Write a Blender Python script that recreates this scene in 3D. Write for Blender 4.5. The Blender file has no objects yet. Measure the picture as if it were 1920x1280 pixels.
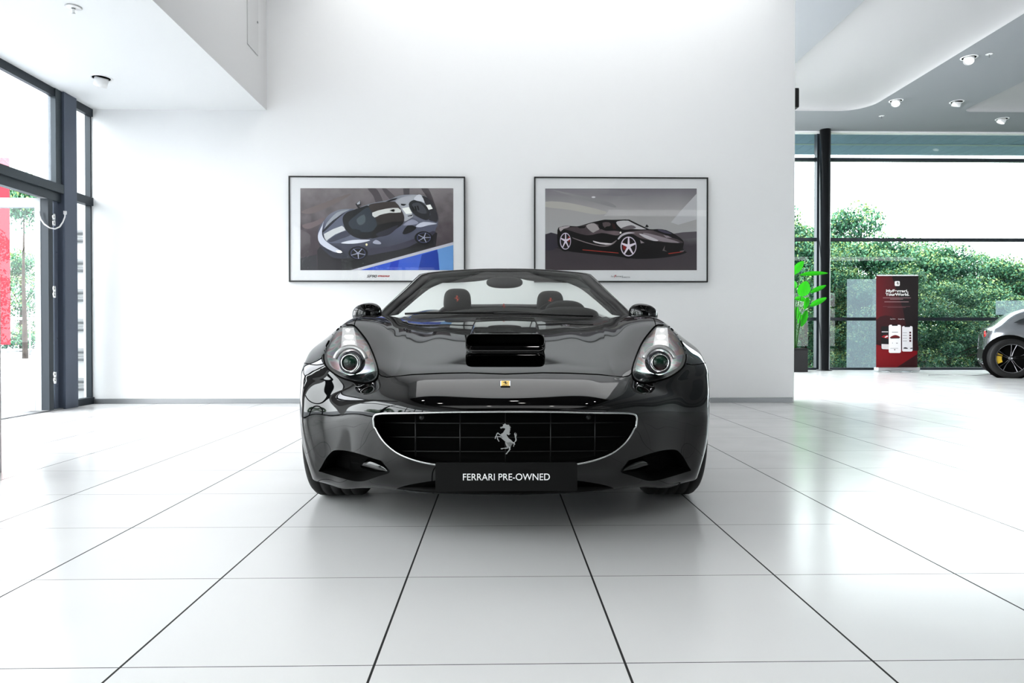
import bpy, bmesh, math, random
import numpy as np
from mathutils import Vector, Matrix, Euler
from mathutils.geometry import tessellate_polygon
random.seed(7); np.random.seed(7)
SC = bpy.context.scene
COL = SC.collection
PI = math.pi
SC.view_settings.view_transform = 'Standard'
SC.view_settings.look = 'None'
SC.view_settings.exposure = 0.27
SC.view_settings.gamma = 0.84
SC.cycles.use_denoising = True
SC.cycles.max_bounces = 12
SC.cycles.transparent_max_bounces = 24
SC.cycles.sample_clamp_indirect = 6.0
SC.cycles.caustics_reflective = False
SC.cycles.caustics_refractive = False

# ------------------------------------------------------------------ camera
F = 1301.0
H = 0.788
cam_d = bpy.data.cameras.new('camera'); cam = bpy.data.objects.new('camera', cam_d); COL.objects.link(cam)
cam_d.sensor_width = 36.0; cam_d.lens = F / 1920 * 36
cam_d.clip_end = 400
cam.location = (0, 0, H)
cam.rotation_euler = Euler((PI / 2 - math.atan(13 / F), 0, -math.atan(25 / F)), 'XYZ')
SC.camera = cam
CM = cam.rotation_euler.to_matrix()

def ray(px, py):
    return CM @ Vector(((px - 960) / F, -(py - 640) / F, -1.0))
def at(px, py, Y):                 # a point of the photograph at depth Y
    r = ray(px, py); return Vector((0, 0, H)) + r * (Y / r.y)
def atz(px, py, z):
    r = ray(px, py); return Vector((0, 0, H)) + r * ((z - H) / r.z)
def atx(px, py, X):
    r = ray(px, py); return Vector((0, 0, H)) + r * (X / r.x)

# ------------------------------------------------------------------ materials
MATS = {}
def mat(name, col=(.8, .8, .8), rough=.5, metal=0., coat=0., spec=.5, emit=None, es=0., alpha=None, trans=None, bump=None):
    if name in MATS: return MATS[name]
    m = bpy.data.materials.new(name); m.use_nodes = True
    b = m.node_tree.nodes['Principled BSDF']
    b.inputs['Base Color'].default_value = (*col, 1)
    b.inputs['Roughness'].default_value = rough
    b.inputs['Metallic'].default_value = metal
    b.inputs['Coat Weight'].default_value = coat
    b.inputs['Coat Roughness'].default_value = .02
    b.inputs['Specular IOR Level'].default_value = spec
    if emit:
        b.inputs['Emission Color'].default_value = (*emit, 1); b.inputs['Emission Strength'].default_value = es
    if bump:
        nt = m.node_tree
        tc = nt.nodes.new('ShaderNodeTexCoord'); n = nt.nodes.new('ShaderNodeTexNoise'); bp = nt.nodes.new('ShaderNodeBump')
        n.inputs['Scale'].default_value = bump[0]; bp.inputs['Strength'].default_value = bump[1]; bp.inputs['Distance'].default_value = .01
        nt.links.new(tc.outputs['Object'], n.inputs['Vector']); nt.links.new(n.outputs['Fac'], bp.inputs['Height'])
        nt.links.new(bp.outputs['Normal'], b.inputs['Normal'])
    MATS[name] = m; return m

def noisemat(name, c1, c2, scale=5, rough=.6, detail=4, stretch=(1, 1, 1), metal=0., spec=.5, c3=None):
    if name in MATS: return MATS[name]
    m = mat(name, c1, rough, metal, spec=spec); nt = m.node_tree; b = nt.nodes['Principled BSDF']
    tc = nt.nodes.new('ShaderNodeTexCoord'); mp = nt.nodes.new('ShaderNodeMapping'); n = nt.nodes.new('ShaderNodeTexNoise'); r = nt.nodes.new('ShaderNodeValToRGB')
    mp.inputs['Scale'].default_value = stretch
    n.inputs['Scale'].default_value = scale; n.inputs['Detail'].default_value = detail
    r.color_ramp.elements[0].color = (*c1, 1); r.color_ramp.elements[1].color = (*c2, 1)
    r.color_ramp.elements[0].position = .35; r.color_ramp.elements[1].position = .65
    if c3:
        e = r.color_ramp.elements.new(.5); e.color = (*c3, 1)
    nt.links.new(tc.outputs['Object'], mp.inputs['Vector']); nt.links.new(mp.outputs['Vector'], n.inputs['Vector'])
    nt.links.new(n.outputs['Fac'], r.inputs['Fac']); nt.links.new(r.outputs['Color'], b.inputs['Base Color'])
    return m

def gradmat(name, stops, axis='X', lo=0, hi=1, rough=.5, noise=0.0, nscale=40):
    """colour ramp along an object axis between lo and hi (printed pictures)"""
    if name in MATS: return MATS[name]
    m = mat(name, (0, 0, 0), rough); nt = m.node_tree; b = nt.nodes['Principled BSDF']
    tc = nt.nodes.new('ShaderNodeTexCoord'); sx = nt.nodes.new('ShaderNodeSeparateXYZ'); mr = nt.nodes.new('ShaderNodeMapRange'); r = nt.nodes.new('ShaderNodeValToRGB')
    nt.links.new(tc.outputs['Object'], sx.inputs[0]); nt.links.new(sx.outputs[axis], mr.inputs['Value'])
    mr.inputs['From Min'].default_value = lo; mr.inputs['From Max'].default_value = hi
    fac = mr.outputs['Result']
    if noise:
        n = nt.nodes.new('ShaderNodeTexNoise'); n.inputs['Scale'].default_value = nscale; n.inputs['Detail'].default_value = 5
        nt.links.new(tc.outputs['Object'], n.inputs['Vector'])
        ma = nt.nodes.new('ShaderNodeMath'); ma.operation = 'MULTIPLY_ADD'; ma.inputs[1].default_value = noise
        ad = nt.nodes.new('ShaderNodeMath'); ad.operation = 'SUBTRACT'; ad.inputs[1].default_value = .5
        nt.links.new(n.outputs['Fac'], ad.inputs[0]); nt.links.new(ad.outputs[0], ma.inputs[0]); nt.links.new(fac, ma.inputs[2]); fac = ma.outputs[0]
    nt.links.new(fac, r.inputs['Fac'])
    els = r.color_ramp.elements
    els[0].position = stops[0][0]; els[0].color = (*stops[0][1], 1); els[1].position = stops[-1][0]; els[1].color = (*stops[-1][1], 1)
    for p, c in stops[1:-1]:
        e = els.new(p); e.color = (*c, 1)
    nt.links.new(r.outputs['Color'], b.inputs['Base Color'])
    return m

def glassmat(name, tint=(.95, .98, .97), refl=1.0, rough=.0, milk=0.0):
    if name in MATS: return MATS[name]
    m = bpy.data.materials.new(name); m.use_nodes = True; nt = m.node_tree
    for n in list(nt.nodes): nt.nodes.remove(n)
    out = nt.nodes.new('ShaderNodeOutputMaterial'); tr = nt.nodes.new('ShaderNodeBsdfTransparent'); gl = nt.nodes.new('ShaderNodeBsdfGlossy')
    fr = nt.nodes.new('ShaderNodeFresnel'); mx = nt.nodes.new('ShaderNodeMixShader'); mu = nt.nodes.new('ShaderNodeMath')
    tr.inputs[0].default_value = (*tint, 1); gl.inputs['Roughness'].default_value = rough; fr.inputs[0].default_value = 1.5
    mu.operation = 'MULTIPLY'; mu.inputs[1].default_value = refl
    nt.links.new(fr.outputs[0], mu.inputs[0]); nt.links.new(mu.outputs[0], mx.inputs[0]); nt.links.new(tr.outputs[0], mx.inputs[1]); nt.links.new(gl.outputs[0], mx.inputs[2])
    last = mx
    if milk:
        df = nt.nodes.new('ShaderNodeBsdfTranslucent'); df2 = nt.nodes.new('ShaderNodeBsdfDiffuse'); a = nt.nodes.new('ShaderNodeMixShader'); df.inputs[0].default_value = (.85, .93, 1, 1); df2.inputs[0].default_value = (.85, .93, 1, 1); mm = nt.nodes.new('ShaderNodeMixShader')
        nt.links.new(df.outputs[0], a.inputs[1]); nt.links.new(df2.outputs[0], a.inputs[2]); mm.inputs[0].default_value = milk
        nt.links.new(mx.outputs[0], mm.inputs[1]); nt.links.new(a.outputs[0], mm.inputs[2]); last = mm
    nt.links.new(last.outputs[0], out.inputs[0])
    MATS[name] = m; return m

M_wall = mat('wall_paint', (.85, .853, .856), .75)
M_soffit = mat('soffit_paint', (.86, .87, .87), .8)
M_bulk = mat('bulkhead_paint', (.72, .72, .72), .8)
M_ceilgrey = mat('hall_ceiling_shaded', (.31, .325, .34), .8)  # grey base colour carries the ceiling's backlit shade
M_recess = mat('recess_paint', (.45, .45, .455), .8)
M_reflectdark = mat('ceiling_reflect_dark', (.075, .075, .08), .9)
M_alu = mat('anthracite_frame', (.035, .045, .055), .4, .2)
M_alulight = mat('light_frame', (.14, .17, .20), .45, .3)
M_base = mat('brushed_skirting', (.30, .31, .32), .4, .5)
M_glass = glassmat('window_glass', (.96, .99, .985), .9)
M_glassL = glassmat('door_glass', (.90, .96, .97), 1.0)
M_paint = mat('black_car_paint', (.0012, .0012, .0013), .03, 0, 0, .58)
M_blackplastic = mat('black_plastic', (.012, .012, .012), .45)
M_black = mat('matte_black', (.003, .003, .003), .8, spec=.1)
M_seam = mat('seam_black', (.001, .001, .001), .9, spec=.05)
M_chrome = mat('chrome', (.80, .80, .80), .12, 1.)
M_satin = mat('satin_chrome', (.55, .56, .56), .25, 1.)
M_rubber = noisemat('tyre_rubber', (.008, .008, .008), (.014, .014, .014), 60, .65)
M_leather = mat('black_leather', (.008, .008, .008), .6, spec=.3, bump=(120, .2))
M_red = mat('red_stitch', (.55, .06, .03), .5)
M_white = mat('white_plastic', (.85, .85, .85), .4)

# ------------------------------------------------------------------ mesh helpers
def link(name, me, m=None, parent=None, smooth=False):
    o = bpy.data.objects.new(name, me); COL.objects.link(o)
    if m is not None:
        for k in (m if isinstance(m, (list, tuple)) else [m]): me.materials.append(k)
    if parent is not None: o.parent = parent
    if smooth:
        for p in me.polygons: p.use_smooth = True
    return o
def frombm(name, bm, m=None, parent=None, smooth=False, bevel=0, seg=2, sub=0, recalc=True):
    if recalc: bmesh.ops.recalc_face_normals(bm, faces=bm.faces)
    me = bpy.data.meshes.new(name); bm.to_mesh(me); bm.free()
    o = link(name, me, m, parent, smooth)
    if bevel:
        md = o.modifiers.new('bevel', 'BEVEL'); md.width = bevel; md.segments = seg; md.limit_method = 'ANGLE'; md.angle_limit = .6
    if sub:
        md = o.modifiers.new('sub', 'SUBSURF'); md.levels = sub; md.render_levels = sub
    return o
def pydata(name, vs, fs, m=None, parent=None, smooth=False, mi=None):
    me = bpy.data.meshes.new(name); me.from_pydata([tuple(v) for v in vs], [], [tuple(f) for f in fs]); me.update()
    if mi is not None: me.polygons.foreach_set('material_index', mi)
    return link(name, me, m, parent, smooth)
def box(bm, a, b):
    x0, y0, z0 = a; x1, y1, z1 = b
    v = [bm.verts.new(p) for p in ((x0, y0, z0), (x1, y0, z0), (x1, y1, z0), (x0, y1, z0), (x0, y0, z1), (x1, y0, z1), (x1, y1, z1), (x0, y1, z1))]
    for f in ((0, 3, 2, 1), (4, 5, 6, 7), (0, 1, 5, 4), (1, 2, 6, 5), (2, 3, 7, 6), (3, 0, 4, 7)): bm.faces.new([v[i] for i in f])
    return v
def boxobj(name, a, b, m, parent=None, bevel=0, seg=2):
    bm = bmesh.new(); box(bm, a, b); return frombm(name, bm, m, parent, False, bevel, seg)
def tube(bm, pts, r, n=8, closed=False, cap=True, radii=None):
    pts = [Vector(p) for p in pts]; N = len(pts); rings = []
    up = Vector((0, 0, 1)); prev = None
    for i, p in enumerate(pts):
        a = pts[(i - 1) % N] if (closed or i > 0) else p; b = pts[(i + 1) % N] if (closed or i < N - 1) else p
        t = (b - a)
        if t.length < 1e-9: t = Vector((0, 1, 0))
        t.normalize()
        if prev is None:
            nrm = t.cross(up)
            if nrm.length < .05: nrm = t.cross(Vector((1, 0, 0)))
        else:
            nrm = prev - t * prev.dot(t)
            if nrm.length < 1e-6: nrm = t.cross(up)
        nrm.normalize(); prev = nrm; bi = t.cross(nrm)
        rr = radii[i] if radii else r
        rings.append([bm.verts.new(p + (nrm * math.cos(2 * PI * k / n) + bi * math.sin(2 * PI * k / n)) * rr) for k in range(n)])
    for i in range(N if closed else N - 1):
        A = rings[i]; B = rings[(i + 1) % N]
        for k in range(n): bm.faces.new((A[k], A[(k + 1) % n], B[(k + 1) % n], B[k]))
    if cap and not closed:
        bm.faces.new(rings[0][::-1]); bm.faces.new(rings[-1])
def tubeobj(name, pts, r, m, parent=None, n=8, closed=False, radii=None):
    bm = bmesh.new(); tube(bm, pts, r, n, closed, radii=radii); return frombm(name, bm, m, parent, True)
def lathe(bm, prof, n=48, axis='X', c=(0, 0, 0), closed=False):
    """prof: list of (a, r): a along the axis"""
    rings = []
    for a, r in prof:
        ring = []
        for k in range(n):
            t = 2 * PI * k / n; u, v = r * math.cos(t), r * math.sin(t)
            p = {'X': (a, u, v), 'Y': (u, a, v), 'Z': (u, v, a)}[axis]
            ring.append(bm.verts.new((p[0] + c[0], p[1] + c[1], p[2] + c[2])))
        rings.append(ring)
    L = len(rings)
    for i in range(L if closed else L - 1):
        A, B = rings[i], rings[(i + 1) % L]
        for k in range(n): bm.faces.new((A[k], A[(k + 1) % n], B[(k + 1) % n], B[k]))
def latheobj(name, prof, m, parent=None, n=48, axis='X', c=(0, 0, 0), closed=False):
    bm = bmesh.new(); lathe(bm, prof, n, axis, c, closed); return frombm(name, bm, m, parent, True)
def polytris(pts):
    return tessellate_polygon([[Vector((p[0], p[1], 0)) for p in pts]])
def smoothpoly(pts, k=5, closed=True):
    out = []; N = len(pts)
    for i in range(N if closed else N - 1):
        g = lambda j: pts[j % N] if closed else pts[max(0, min(N - 1, j))]
        p0, p1, p2, p3 = g(i - 1), g(i), g(i + 1), g(i + 2)
        for s in range(k):
            t = s / k
            out.append(tuple(.5 * ((2 * p1[d]) + (-p0[d] + p2[d]) * t + (2 * p0[d] - 5 * p1[d] + 4 * p2[d] - p3[d]) * t * t + (-p0[d] + 3 * p1[d] - 3 * p2[d] + p3[d]) * t ** 3) for d in range(len(p1))))
    if not closed: out.append(tuple(pts[-1]))
    return out
def empty(name, loc=(0, 0, 0), rz=0, label=None, cat=None, group=None, kind=None):
    o = bpy.data.objects.new(name, None); COL.objects.link(o); o.location = loc; o.rotation_euler = (0, 0, rz); o.empty_display_size = .1
    return tag(o, label, cat, group, kind)
def tag(o, label=None, cat=None, group=None, kind=None):
    if label: o['label'] = label
    if cat: o['category'] = cat
    if group: o['group'] = group
    if kind: o['kind'] = kind
    return o
def struct(o):
    o['kind'] = 'structure'; return o
def textmesh(name, s, size, m, parent, loc, rot=(PI / 2, 0, 0), align='CENTER', sx=1.0, shear=0, offset=0, extrude=.0005, spacing=1.0, fit=None):
    cu = bpy.data.curves.new(name, 'FONT'); cu.body = s; cu.size = size; cu.align_x = align; cu.align_y = 'CENTER'
    cu.shear = shear; cu.offset = offset; cu.extrude = extrude; cu.space_character = spacing
    t = bpy.data.objects.new(name + '_src', cu); COL.objects.link(t)
    bpy.context.view_layer.update()
    dg = bpy.context.evaluated_depsgraph_get()
    me = bpy.data.meshes.new_from_object(t.evaluated_get(dg))
    bpy.data.objects.remove(t); bpy.data.curves.remove(cu)
    if fit:
        xs = [v.co.x for v in me.vertices]; sx = fit / (max(xs) - min(xs))
    me.transform(Matrix.Diagonal((sx, 1, 1, 1)))
    if align == 'CENTER':
        xs = [v.co.x for v in me.vertices]; me.transform(Matrix.Translation((-(max(xs) + min(xs)) / 2, 0, 0)))
    me.materials.clear()
    o = link(name, me, m, parent); o.location = loc; o.rotation_euler = rot
    return o
def extrude_polys(name, polys, m, parent, th, f):
    """flat outlines -> thin solid; f maps (x,y,layer) to 3D"""
    vs, fs = [], []
    for pts in polys:
        n = len(pts); b = len(vs)
        for p in pts: vs.append(f(p[0], p[1], 0))
        for p in pts: vs.append(f(p[0], p[1], th))
        for t in polytris(pts):
            fs.append([b + i for i in t]); fs.append([b + n + i for i in reversed(t)])
        for i in range(n): fs.append((b + i, b + (i + 1) % n, b + n + (i + 1) % n, b + n + i))
    bm = bmesh.new(); bv = [bm.verts.new(v) for v in vs]
    for t in fs:
        try: bm.faces.new([bv[i] for i in t])
        except ValueError: pass
    return frombm(name, bm, m, parent)

# the rearing horse emblem as outlines (centre 0,0; height 1)
_H = [
 [(610,320),(612,350),(635,372),(665,352),(730,352),(768,368),(735,420),(690,495),(640,520),(618,560),(620,610),(655,665),(720,720),(800,785),(850,860),(900,930),(940,880),(985,830),(1003,780),(940,710),(850,640),(815,580),(800,540),(830,545),(880,570),(880,545),(930,520),(880,505),(905,490),(880,470),(915,450),(890,430),(930,395),(890,385),(935,330),(890,325),(925,295),(880,285),(880,245),(830,250),(780,240),(760,205),(735,215),(715,240),(680,240),(700,262),(690,290),(650,312)],
 [(825,790),(850,900),(870,960),(880,985),(860,1010),(820,1070),(770,1120),(765,1137),(820,1132),(830,1100),(860,1070),(900,1015),(925,1000),(915,960),(940,880),(985,820),(920,770)],
 [(755,765),(770,830),(800,900),(810,935),(690,950),(630,958),(625,985),(665,990),(700,970),(800,972),(850,965),(855,930),(835,860),(835,790)],
 [(640,560),(590,520),(545,482),(515,492),(490,540),(480,580),(455,600),(445,670),(470,675),(485,620),(500,590),(525,525),(545,520),(600,560),(640,600)],
 [(640,590),(580,592),(500,590),(500,605),(515,640),(515,695),(545,730),(565,765),(585,745),(555,690),(540,660),(535,612),(580,612),(640,645),(700,640)],
 [(985,775),(1040,765),(1060,720),(1065,680),(1045,620),(1040,570),(1025,530),(1050,490),(1070,470),(1060,510),(1070,545),(1095,490),(1100,520),(1090,560),(1115,545),(1095,600),(1090,640),(1105,690),(1100,730),(1070,765),(1040,785),(1065,845),(1040,850),(1020,915),(995,905),(1015,850),(1000,800)]]
HORSE = [[((x - 780) / 930, -(y - 670) / 930) for x, y in p] for p in _H]
def horse(name, h, m, parent, loc, th=.002, tilt=0):
    ct, st = math.cos(tilt), math.sin(tilt)
    def f(x, y, l):
        X, Z, Y = x * h, y * h, -l
        return (loc[0] + X, loc[1] + Y * ct + Z * st, loc[2] + Z * ct - Y * st)
    return extrude_polys(name, HORSE, m, parent, th, f)
# ------------------------------------------------------------------ the building
YW = 8.0                                   # main white wall
XL = -4.63                                 # glazed left wall
XR = at(1490, 450, YW).x                   # free end of the main wall
ZS = 3.345                                 # low soffit on the left
XB = at(500, 209, YW).x                    # bulkhead beside the soffit
ZM = 5.05                                   # high ceiling
ZH = 5.27                                  # ceiling of the hall on the right
YG = atz(1700, 693, 0).y                   # glass wall of the hall
XE = 24.0; YF = -9.0

def floor_material():
    m = mat('floor_tiles', (.8, .8, .8), .22, spec=.5); nt = m.node_tree; b = nt.nodes['Principled BSDF']; L = nt.links.new
    tc = nt.nodes.new('ShaderNodeTexCoord'); sx = nt.nodes.new('ShaderNodeSeparateXYZ'); L(tc.outputs['Object'], sx.inputs[0])
    def M(op, a, bb=None, c=None):
        n = nt.nodes.new('ShaderNodeMath'); n.operation = op
        for i, v in enumerate((a, bb, c)):
            if v is None: continue
            if isinstance(v, (int, float)): n.inputs[i].default_value = v
            else: L(v, n.inputs[i])
        return n.outputs[0]
    def line(coord, off, w):
        f = M('FRACT', M('DIVIDE', M('SUBTRACT', coord, off), .6)); d = M('ABSOLUTE', M('SUBTRACT', f, .5)); d = M('SUBTRACT', .5, d)
        return M('LESS_THAN', M('MULTIPLY', d, .6), w)
    lx = line(sx.outputs['X'], .303, .0030); ly = line(sx.outputs['Y'], 1.652, .0014)
    g = M('MAXIMUM', lx, ly)
    # slight tone difference from tile to tile
    cx = M('FLOOR', M('DIVIDE', M('SUBTRACT', sx.outputs['X'], .298), .6)); cy = M('FLOOR', M('DIVIDE', M('SUBTRACT', sx.outputs['Y'], 1.652), .6))
    cb = nt.nodes.new('ShaderNodeCombineXYZ'); L(cx, cb.inputs[0]); L(cy, cb.inputs[1])
    wn = nt.nodes.new('ShaderNodeTexWhiteNoise'); wn.noise_dimensions = '2D'; L(cb.outputs[0], wn.inputs['Vector'])
    ra = nt.nodes.new('ShaderNodeMapRange'); ra.inputs['To Min'].default_value = .745; ra.inputs['To Max'].default_value = .765; L(wn.outputs['Value'], ra.inputs['Value'])
    tile = nt.nodes.new('ShaderNodeCombineColor'); L(ra.outputs[0], tile.inputs[0]); L(ra.outputs[0], tile.inputs[1]); L(M('MULTIPLY', ra.outputs[0], .995), tile.inputs[2])
    mx = nt.nodes.new('ShaderNodeMix'); mx.data_type = 'RGBA'; L(g, mx.inputs['Factor']); L(tile.outputs[0], mx.inputs['A']); mx.inputs['B'].default_value = (.012, .012, .012, 1)
    L(mx.outputs['Result'], b.inputs['Base Color'])
    n = nt.nodes.new('ShaderNodeTexNoise'); n.inputs['Scale'].default_value = 3; L(tc.outputs['Object'], n.inputs['Vector'])
    rr = nt.nodes.new('ShaderNodeMapRange'); rr.inputs['To Min'].default_value = .16; rr.inputs['To Max'].default_value = .26; L(n.outputs['Fac'], rr.inputs['Value'])
    L(M('ADD', rr.outputs[0], M('MULTIPLY', g, .5)), b.inputs['Roughness'])
    return m
struct(pydata('floor', [(XL - .1, YF, 0), (XE, YF, 0), (XE, YG + .1, 0), (XL - .1, YG + .1, 0)], [(0, 1, 2, 3)], floor_material()))

struct(boxobj('wall_back', (XL - .1, YW, 0), (XR, YW + .35, ZM), M_wall, bevel=.004))
struct(boxobj('wall_back_inner', (XL - .1, YW + .36, 0), (XR - .3, YG, .3), M_wall)).name = 'wall_behind'
struct(boxobj('baseboard_back', (XL, YW - .012, 0), (XR - .02, YW, .055), M_base, bevel=.002))
# soffit, bulkhead
struct(boxobj('ceiling_low', (XL - .1, YF, ZS), (XB, YW, ZS + .2), M_soffit))
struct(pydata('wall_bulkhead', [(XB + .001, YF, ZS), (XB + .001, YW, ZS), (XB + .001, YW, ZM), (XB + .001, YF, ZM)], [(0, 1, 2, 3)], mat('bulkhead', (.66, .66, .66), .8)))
struct(boxobj('ceiling', (XB, 5.1, ZM), (XR + .3, YW, ZM + .1), M_wall))
struct(boxobj('ceiling_unseen_strip', (XB, -.5, ZM), (XR + .3, 5.1, ZM + .1), M_reflectdark))  # unseen strip, darkened and sized to shape reflections in the car paint
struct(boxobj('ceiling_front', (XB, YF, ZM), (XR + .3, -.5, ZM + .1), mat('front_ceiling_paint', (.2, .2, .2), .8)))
struct(boxobj('wall_divider', (XR + .25, YF, ZH), (XR + .35, YW + .4, ZM), M_wall))
# access panel in the bulkhead
pa, pb = atx(463, 82, XB), atx(483, 102, XB)
o = boxobj('access_panel', (XB + .001, pa.y, pa.z), (XB + .010, pb.y, 5.35), mat('panel_paint', (.60, .60, .60), .7), bevel=.002)
tag(o, 'flush grey access hatch high on the white bulkhead', 'access hatch')
# small key lock on the hatch
bm = bmesh.new(); lathe(bm, [(0, .0), (0, .012), (.004, .012), (.004, 0)], 16, 'X', (XB + .011, pb.y - .03, at(483, 44, pb.y).z)); frombm('lock', bm, M_base, o, True)

# hall ceiling with long rounded recesses
def rrect(x0, y0, x1, y1, r, n=8):
    out = []
    for cx, cy, a in ((x1 - r, y0 + r, -PI / 2), (x1 - r, y1 - r, 0), (x0 + r, y1 - r, PI / 2), (x0 + r, y0 + r, PI)):
        for k in range(n + 1): out.append((cx + r * math.cos(a + PI / 2 * k / n), cy + r * math.sin(a + PI / 2 * k / n)))
    return out
ye = atz(1560, 208, ZH).y
xa = atz(1490, 120, ZH).x; xb_ = (atz(1645, 190, ZH).x + atz(1915, 33, ZH).x) / 2; xc = atz(1900, 162, ZH).x
recs = [rrect(xa, -6, xb_, ye, .55), rrect(xc, -6, xc + 2.5, ye, .22), rrect(xc + 4.4, -6, xc + 6.9, ye, .4)]
X0, X1 = XR + .3, XE
outer = [(X0, YF), (X1, YF), (X1, YG), (X0, YG)]
loops = [[Vector((p[0], p[1], 0)) for p in outer]] + [[Vector((p[0], p[1], 0)) for p in r[::-1]] for r in recs]
allp = [p for l in loops for p in l]
struct(pydata('ceiling_hall', [(p.x, p.y, ZH) for p in allp], tessellate_polygon(loops), M_ceilgrey))
for k, r in enumerate(recs):
    n = len(r); vs = []; cxm = sum(p[0] for p in r) / n; cym = sum(p[1] for p in r) / n; hx = max(p[0] for p in r) - cxm; hy = max(p[1] for p in r) - cym; K = 9
    for q in range(K + 1):
        t = PI / 2 * q / K; ins = .55 * (1 - math.cos(t)); up = .13 * math.sin(t)
        vs += [(cxm + (p[0] - cxm) * (hx - ins) / hx, cym + (p[1] - cym) * (hy - ins) / hy, ZH + up) for p in r]
    fs = [(q * n + i, q * n + (i + 1) % n, (q + 1) * n + (i + 1) % n, (q + 1) * n + i) for q in range(K) for i in range(n)] + [tuple(range(K * n, (K + 1) * n))]
    struct(pydata('ceiling_recess', vs, fs, M_recess, smooth=True))
struct(boxobj('trim_1', (XR - .2, YG - .16, ZH - .035), (XE, YG - .02, ZH + .02), M_white))

# ---- glass wall of the hall
def zat(y): return at(1700, y, YG).z
bars = [zat(300), zat(449.5), zat(598)]
f = empty('window_1'); struct(f)
bm = bmesh.new()
for z in bars: box(bm, (XR - 1, YG - .04, z - .035), (XE, YG + .06, z + .035))
box(bm, (XR - 1, YG - .05, 0), (XE, YG + .06, .05))
xm = at(1533, 450, YG).x
for k in range(5): box(bm, (xm + k * 5.6 - .045, YG - .06, 0), (xm + k * 5.6 + .045, YG + .08, ZH))
frombm('window_frame', bm, M_alu, f)
pydata('window_pane', [(XR - 1, YG + .01, 0), (XE, YG + .01, 0), (XE, YG + .01, ZH), (XR - 1, YG + .01, ZH)], [(0, 1, 2, 3)], glassmat('tinted_glass', (.86, .93, .93), .9), f)
# steel column just inside the glass
xc0 = at(1546.5, 450, YG - .25).x
for k in range(3):
    bm = bmesh.new(); lathe(bm, [(0, 0), (0, .16), (.02, .16), (.02, .113), (ZH, .113), (ZH, 0)], 32, 'Z', (xc0 + k * 5.6, YG - .25, 0))
    o = frombm('column', bm, mat('column_paint', (.012, .013, .015), .3), None, True); struct(o)
def reflectionmat():
    if 'reflection' in MATS: return MATS['reflection']
    m = glassmat('reflection', (.86, .93, .96), .3, .2, .0); nt = m.node_tree; out = [n for n in nt.nodes if n.type == 'OUTPUT_MATERIAL'][0]; src = out.inputs[0].links[0].from_socket
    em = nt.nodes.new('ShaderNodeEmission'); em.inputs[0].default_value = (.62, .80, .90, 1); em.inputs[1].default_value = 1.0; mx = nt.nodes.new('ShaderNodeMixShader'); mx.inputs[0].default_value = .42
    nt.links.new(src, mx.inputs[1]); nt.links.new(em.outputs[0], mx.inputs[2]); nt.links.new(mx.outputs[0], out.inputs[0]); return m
# glowing translucent sheets that imitate reflections in the glass
for (x0, y0, x1, y1, lb) in ((1588, 523, 1648, 689, 'pale glowing sheet imitating a reflection in the glass behind the red banner'), (1868, 563, 1935, 590, 'pale glowing sheet imitating a reflection in the glass above the grey car')):
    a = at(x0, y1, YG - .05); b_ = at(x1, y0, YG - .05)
    o = pydata('window_reflection', [(a.x, YG - .03, a.z), (b_.x, YG - .03, a.z), (b_.x, YG - .03, b_.z), (a.x, YG - .03, b_.z)], [(0, 1, 2, 3)], reflectionmat())
    tag(o, lb, 'window reflection')
# outside eaves
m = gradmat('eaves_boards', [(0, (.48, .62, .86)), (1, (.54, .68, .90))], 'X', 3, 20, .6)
o = None
bm = bmesh.new(); x = XR - 1; ye2 = atz(1700, 291, ZH).y
while x < XE:
    box(bm, (x, YG + .08, ZH), (x + .29, ye2, ZH + .05)); x += .30
box(bm, (XR - 1, YG + .08, ZH + .02), (XE, ye2, ZH + .1))
struct(frombm('ceiling_eaves', bm, m))
ys = atz(1700, 271, ZH).y
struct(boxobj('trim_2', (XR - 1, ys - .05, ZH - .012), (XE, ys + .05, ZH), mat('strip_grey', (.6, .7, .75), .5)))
# walls that close the hall
struct(boxobj('wall_right', (XE, YF, 0), (XE + .1, YG, ZH + .6), M_wall))
# wall behind the camera: solid and dark, with one glazed bay at the left and one far right
M_front = mat('front_wall_paint', (.14, .14, .145), .7)
struct(boxobj('wall_front', (-2.2, YF - .1, 0), (9.5, YF, ZM), M_front))
struct(boxobj('wall_front_upper', (XL, YF - .1, 3.2), (-2.2, YF, ZM), M_front))
struct(boxobj('wall_front_right', (9.5, YF - .1, 3.2), (XE, YF, ZM), M_front))
f = empty('window_2'); struct(f); bm = bmesh.new()
for x in (XL + .05, -3.4, -2.25, 9.55, 12, 14.5, 17, 19.5, 22): box(bm, (x - .05, YF - .06, 0), (x + .05, YF + .04, 3.2))
for x0, x1 in ((XL, -2.2), (9.5, XE)):
    box(bm, (x0, YF - .06, 2.3), (x1, YF + .04, 2.4)); box(bm, (x0, YF - .06, 0), (x1, YF + .04, .12))
frombm('window_frame', bm, M_alu, f)
pydata('window_pane', [(XL, YF, 0), (-2.2, YF, 0), (-2.2, YF, 3.2), (XL, YF, 3.2), (9.5, YF, 0), (XE, YF, 0), (XE, YF, 3.2), (9.5, YF, 3.2)], [(0, 1, 2, 3), (4, 5, 6, 7)], M_glass, f)

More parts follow.
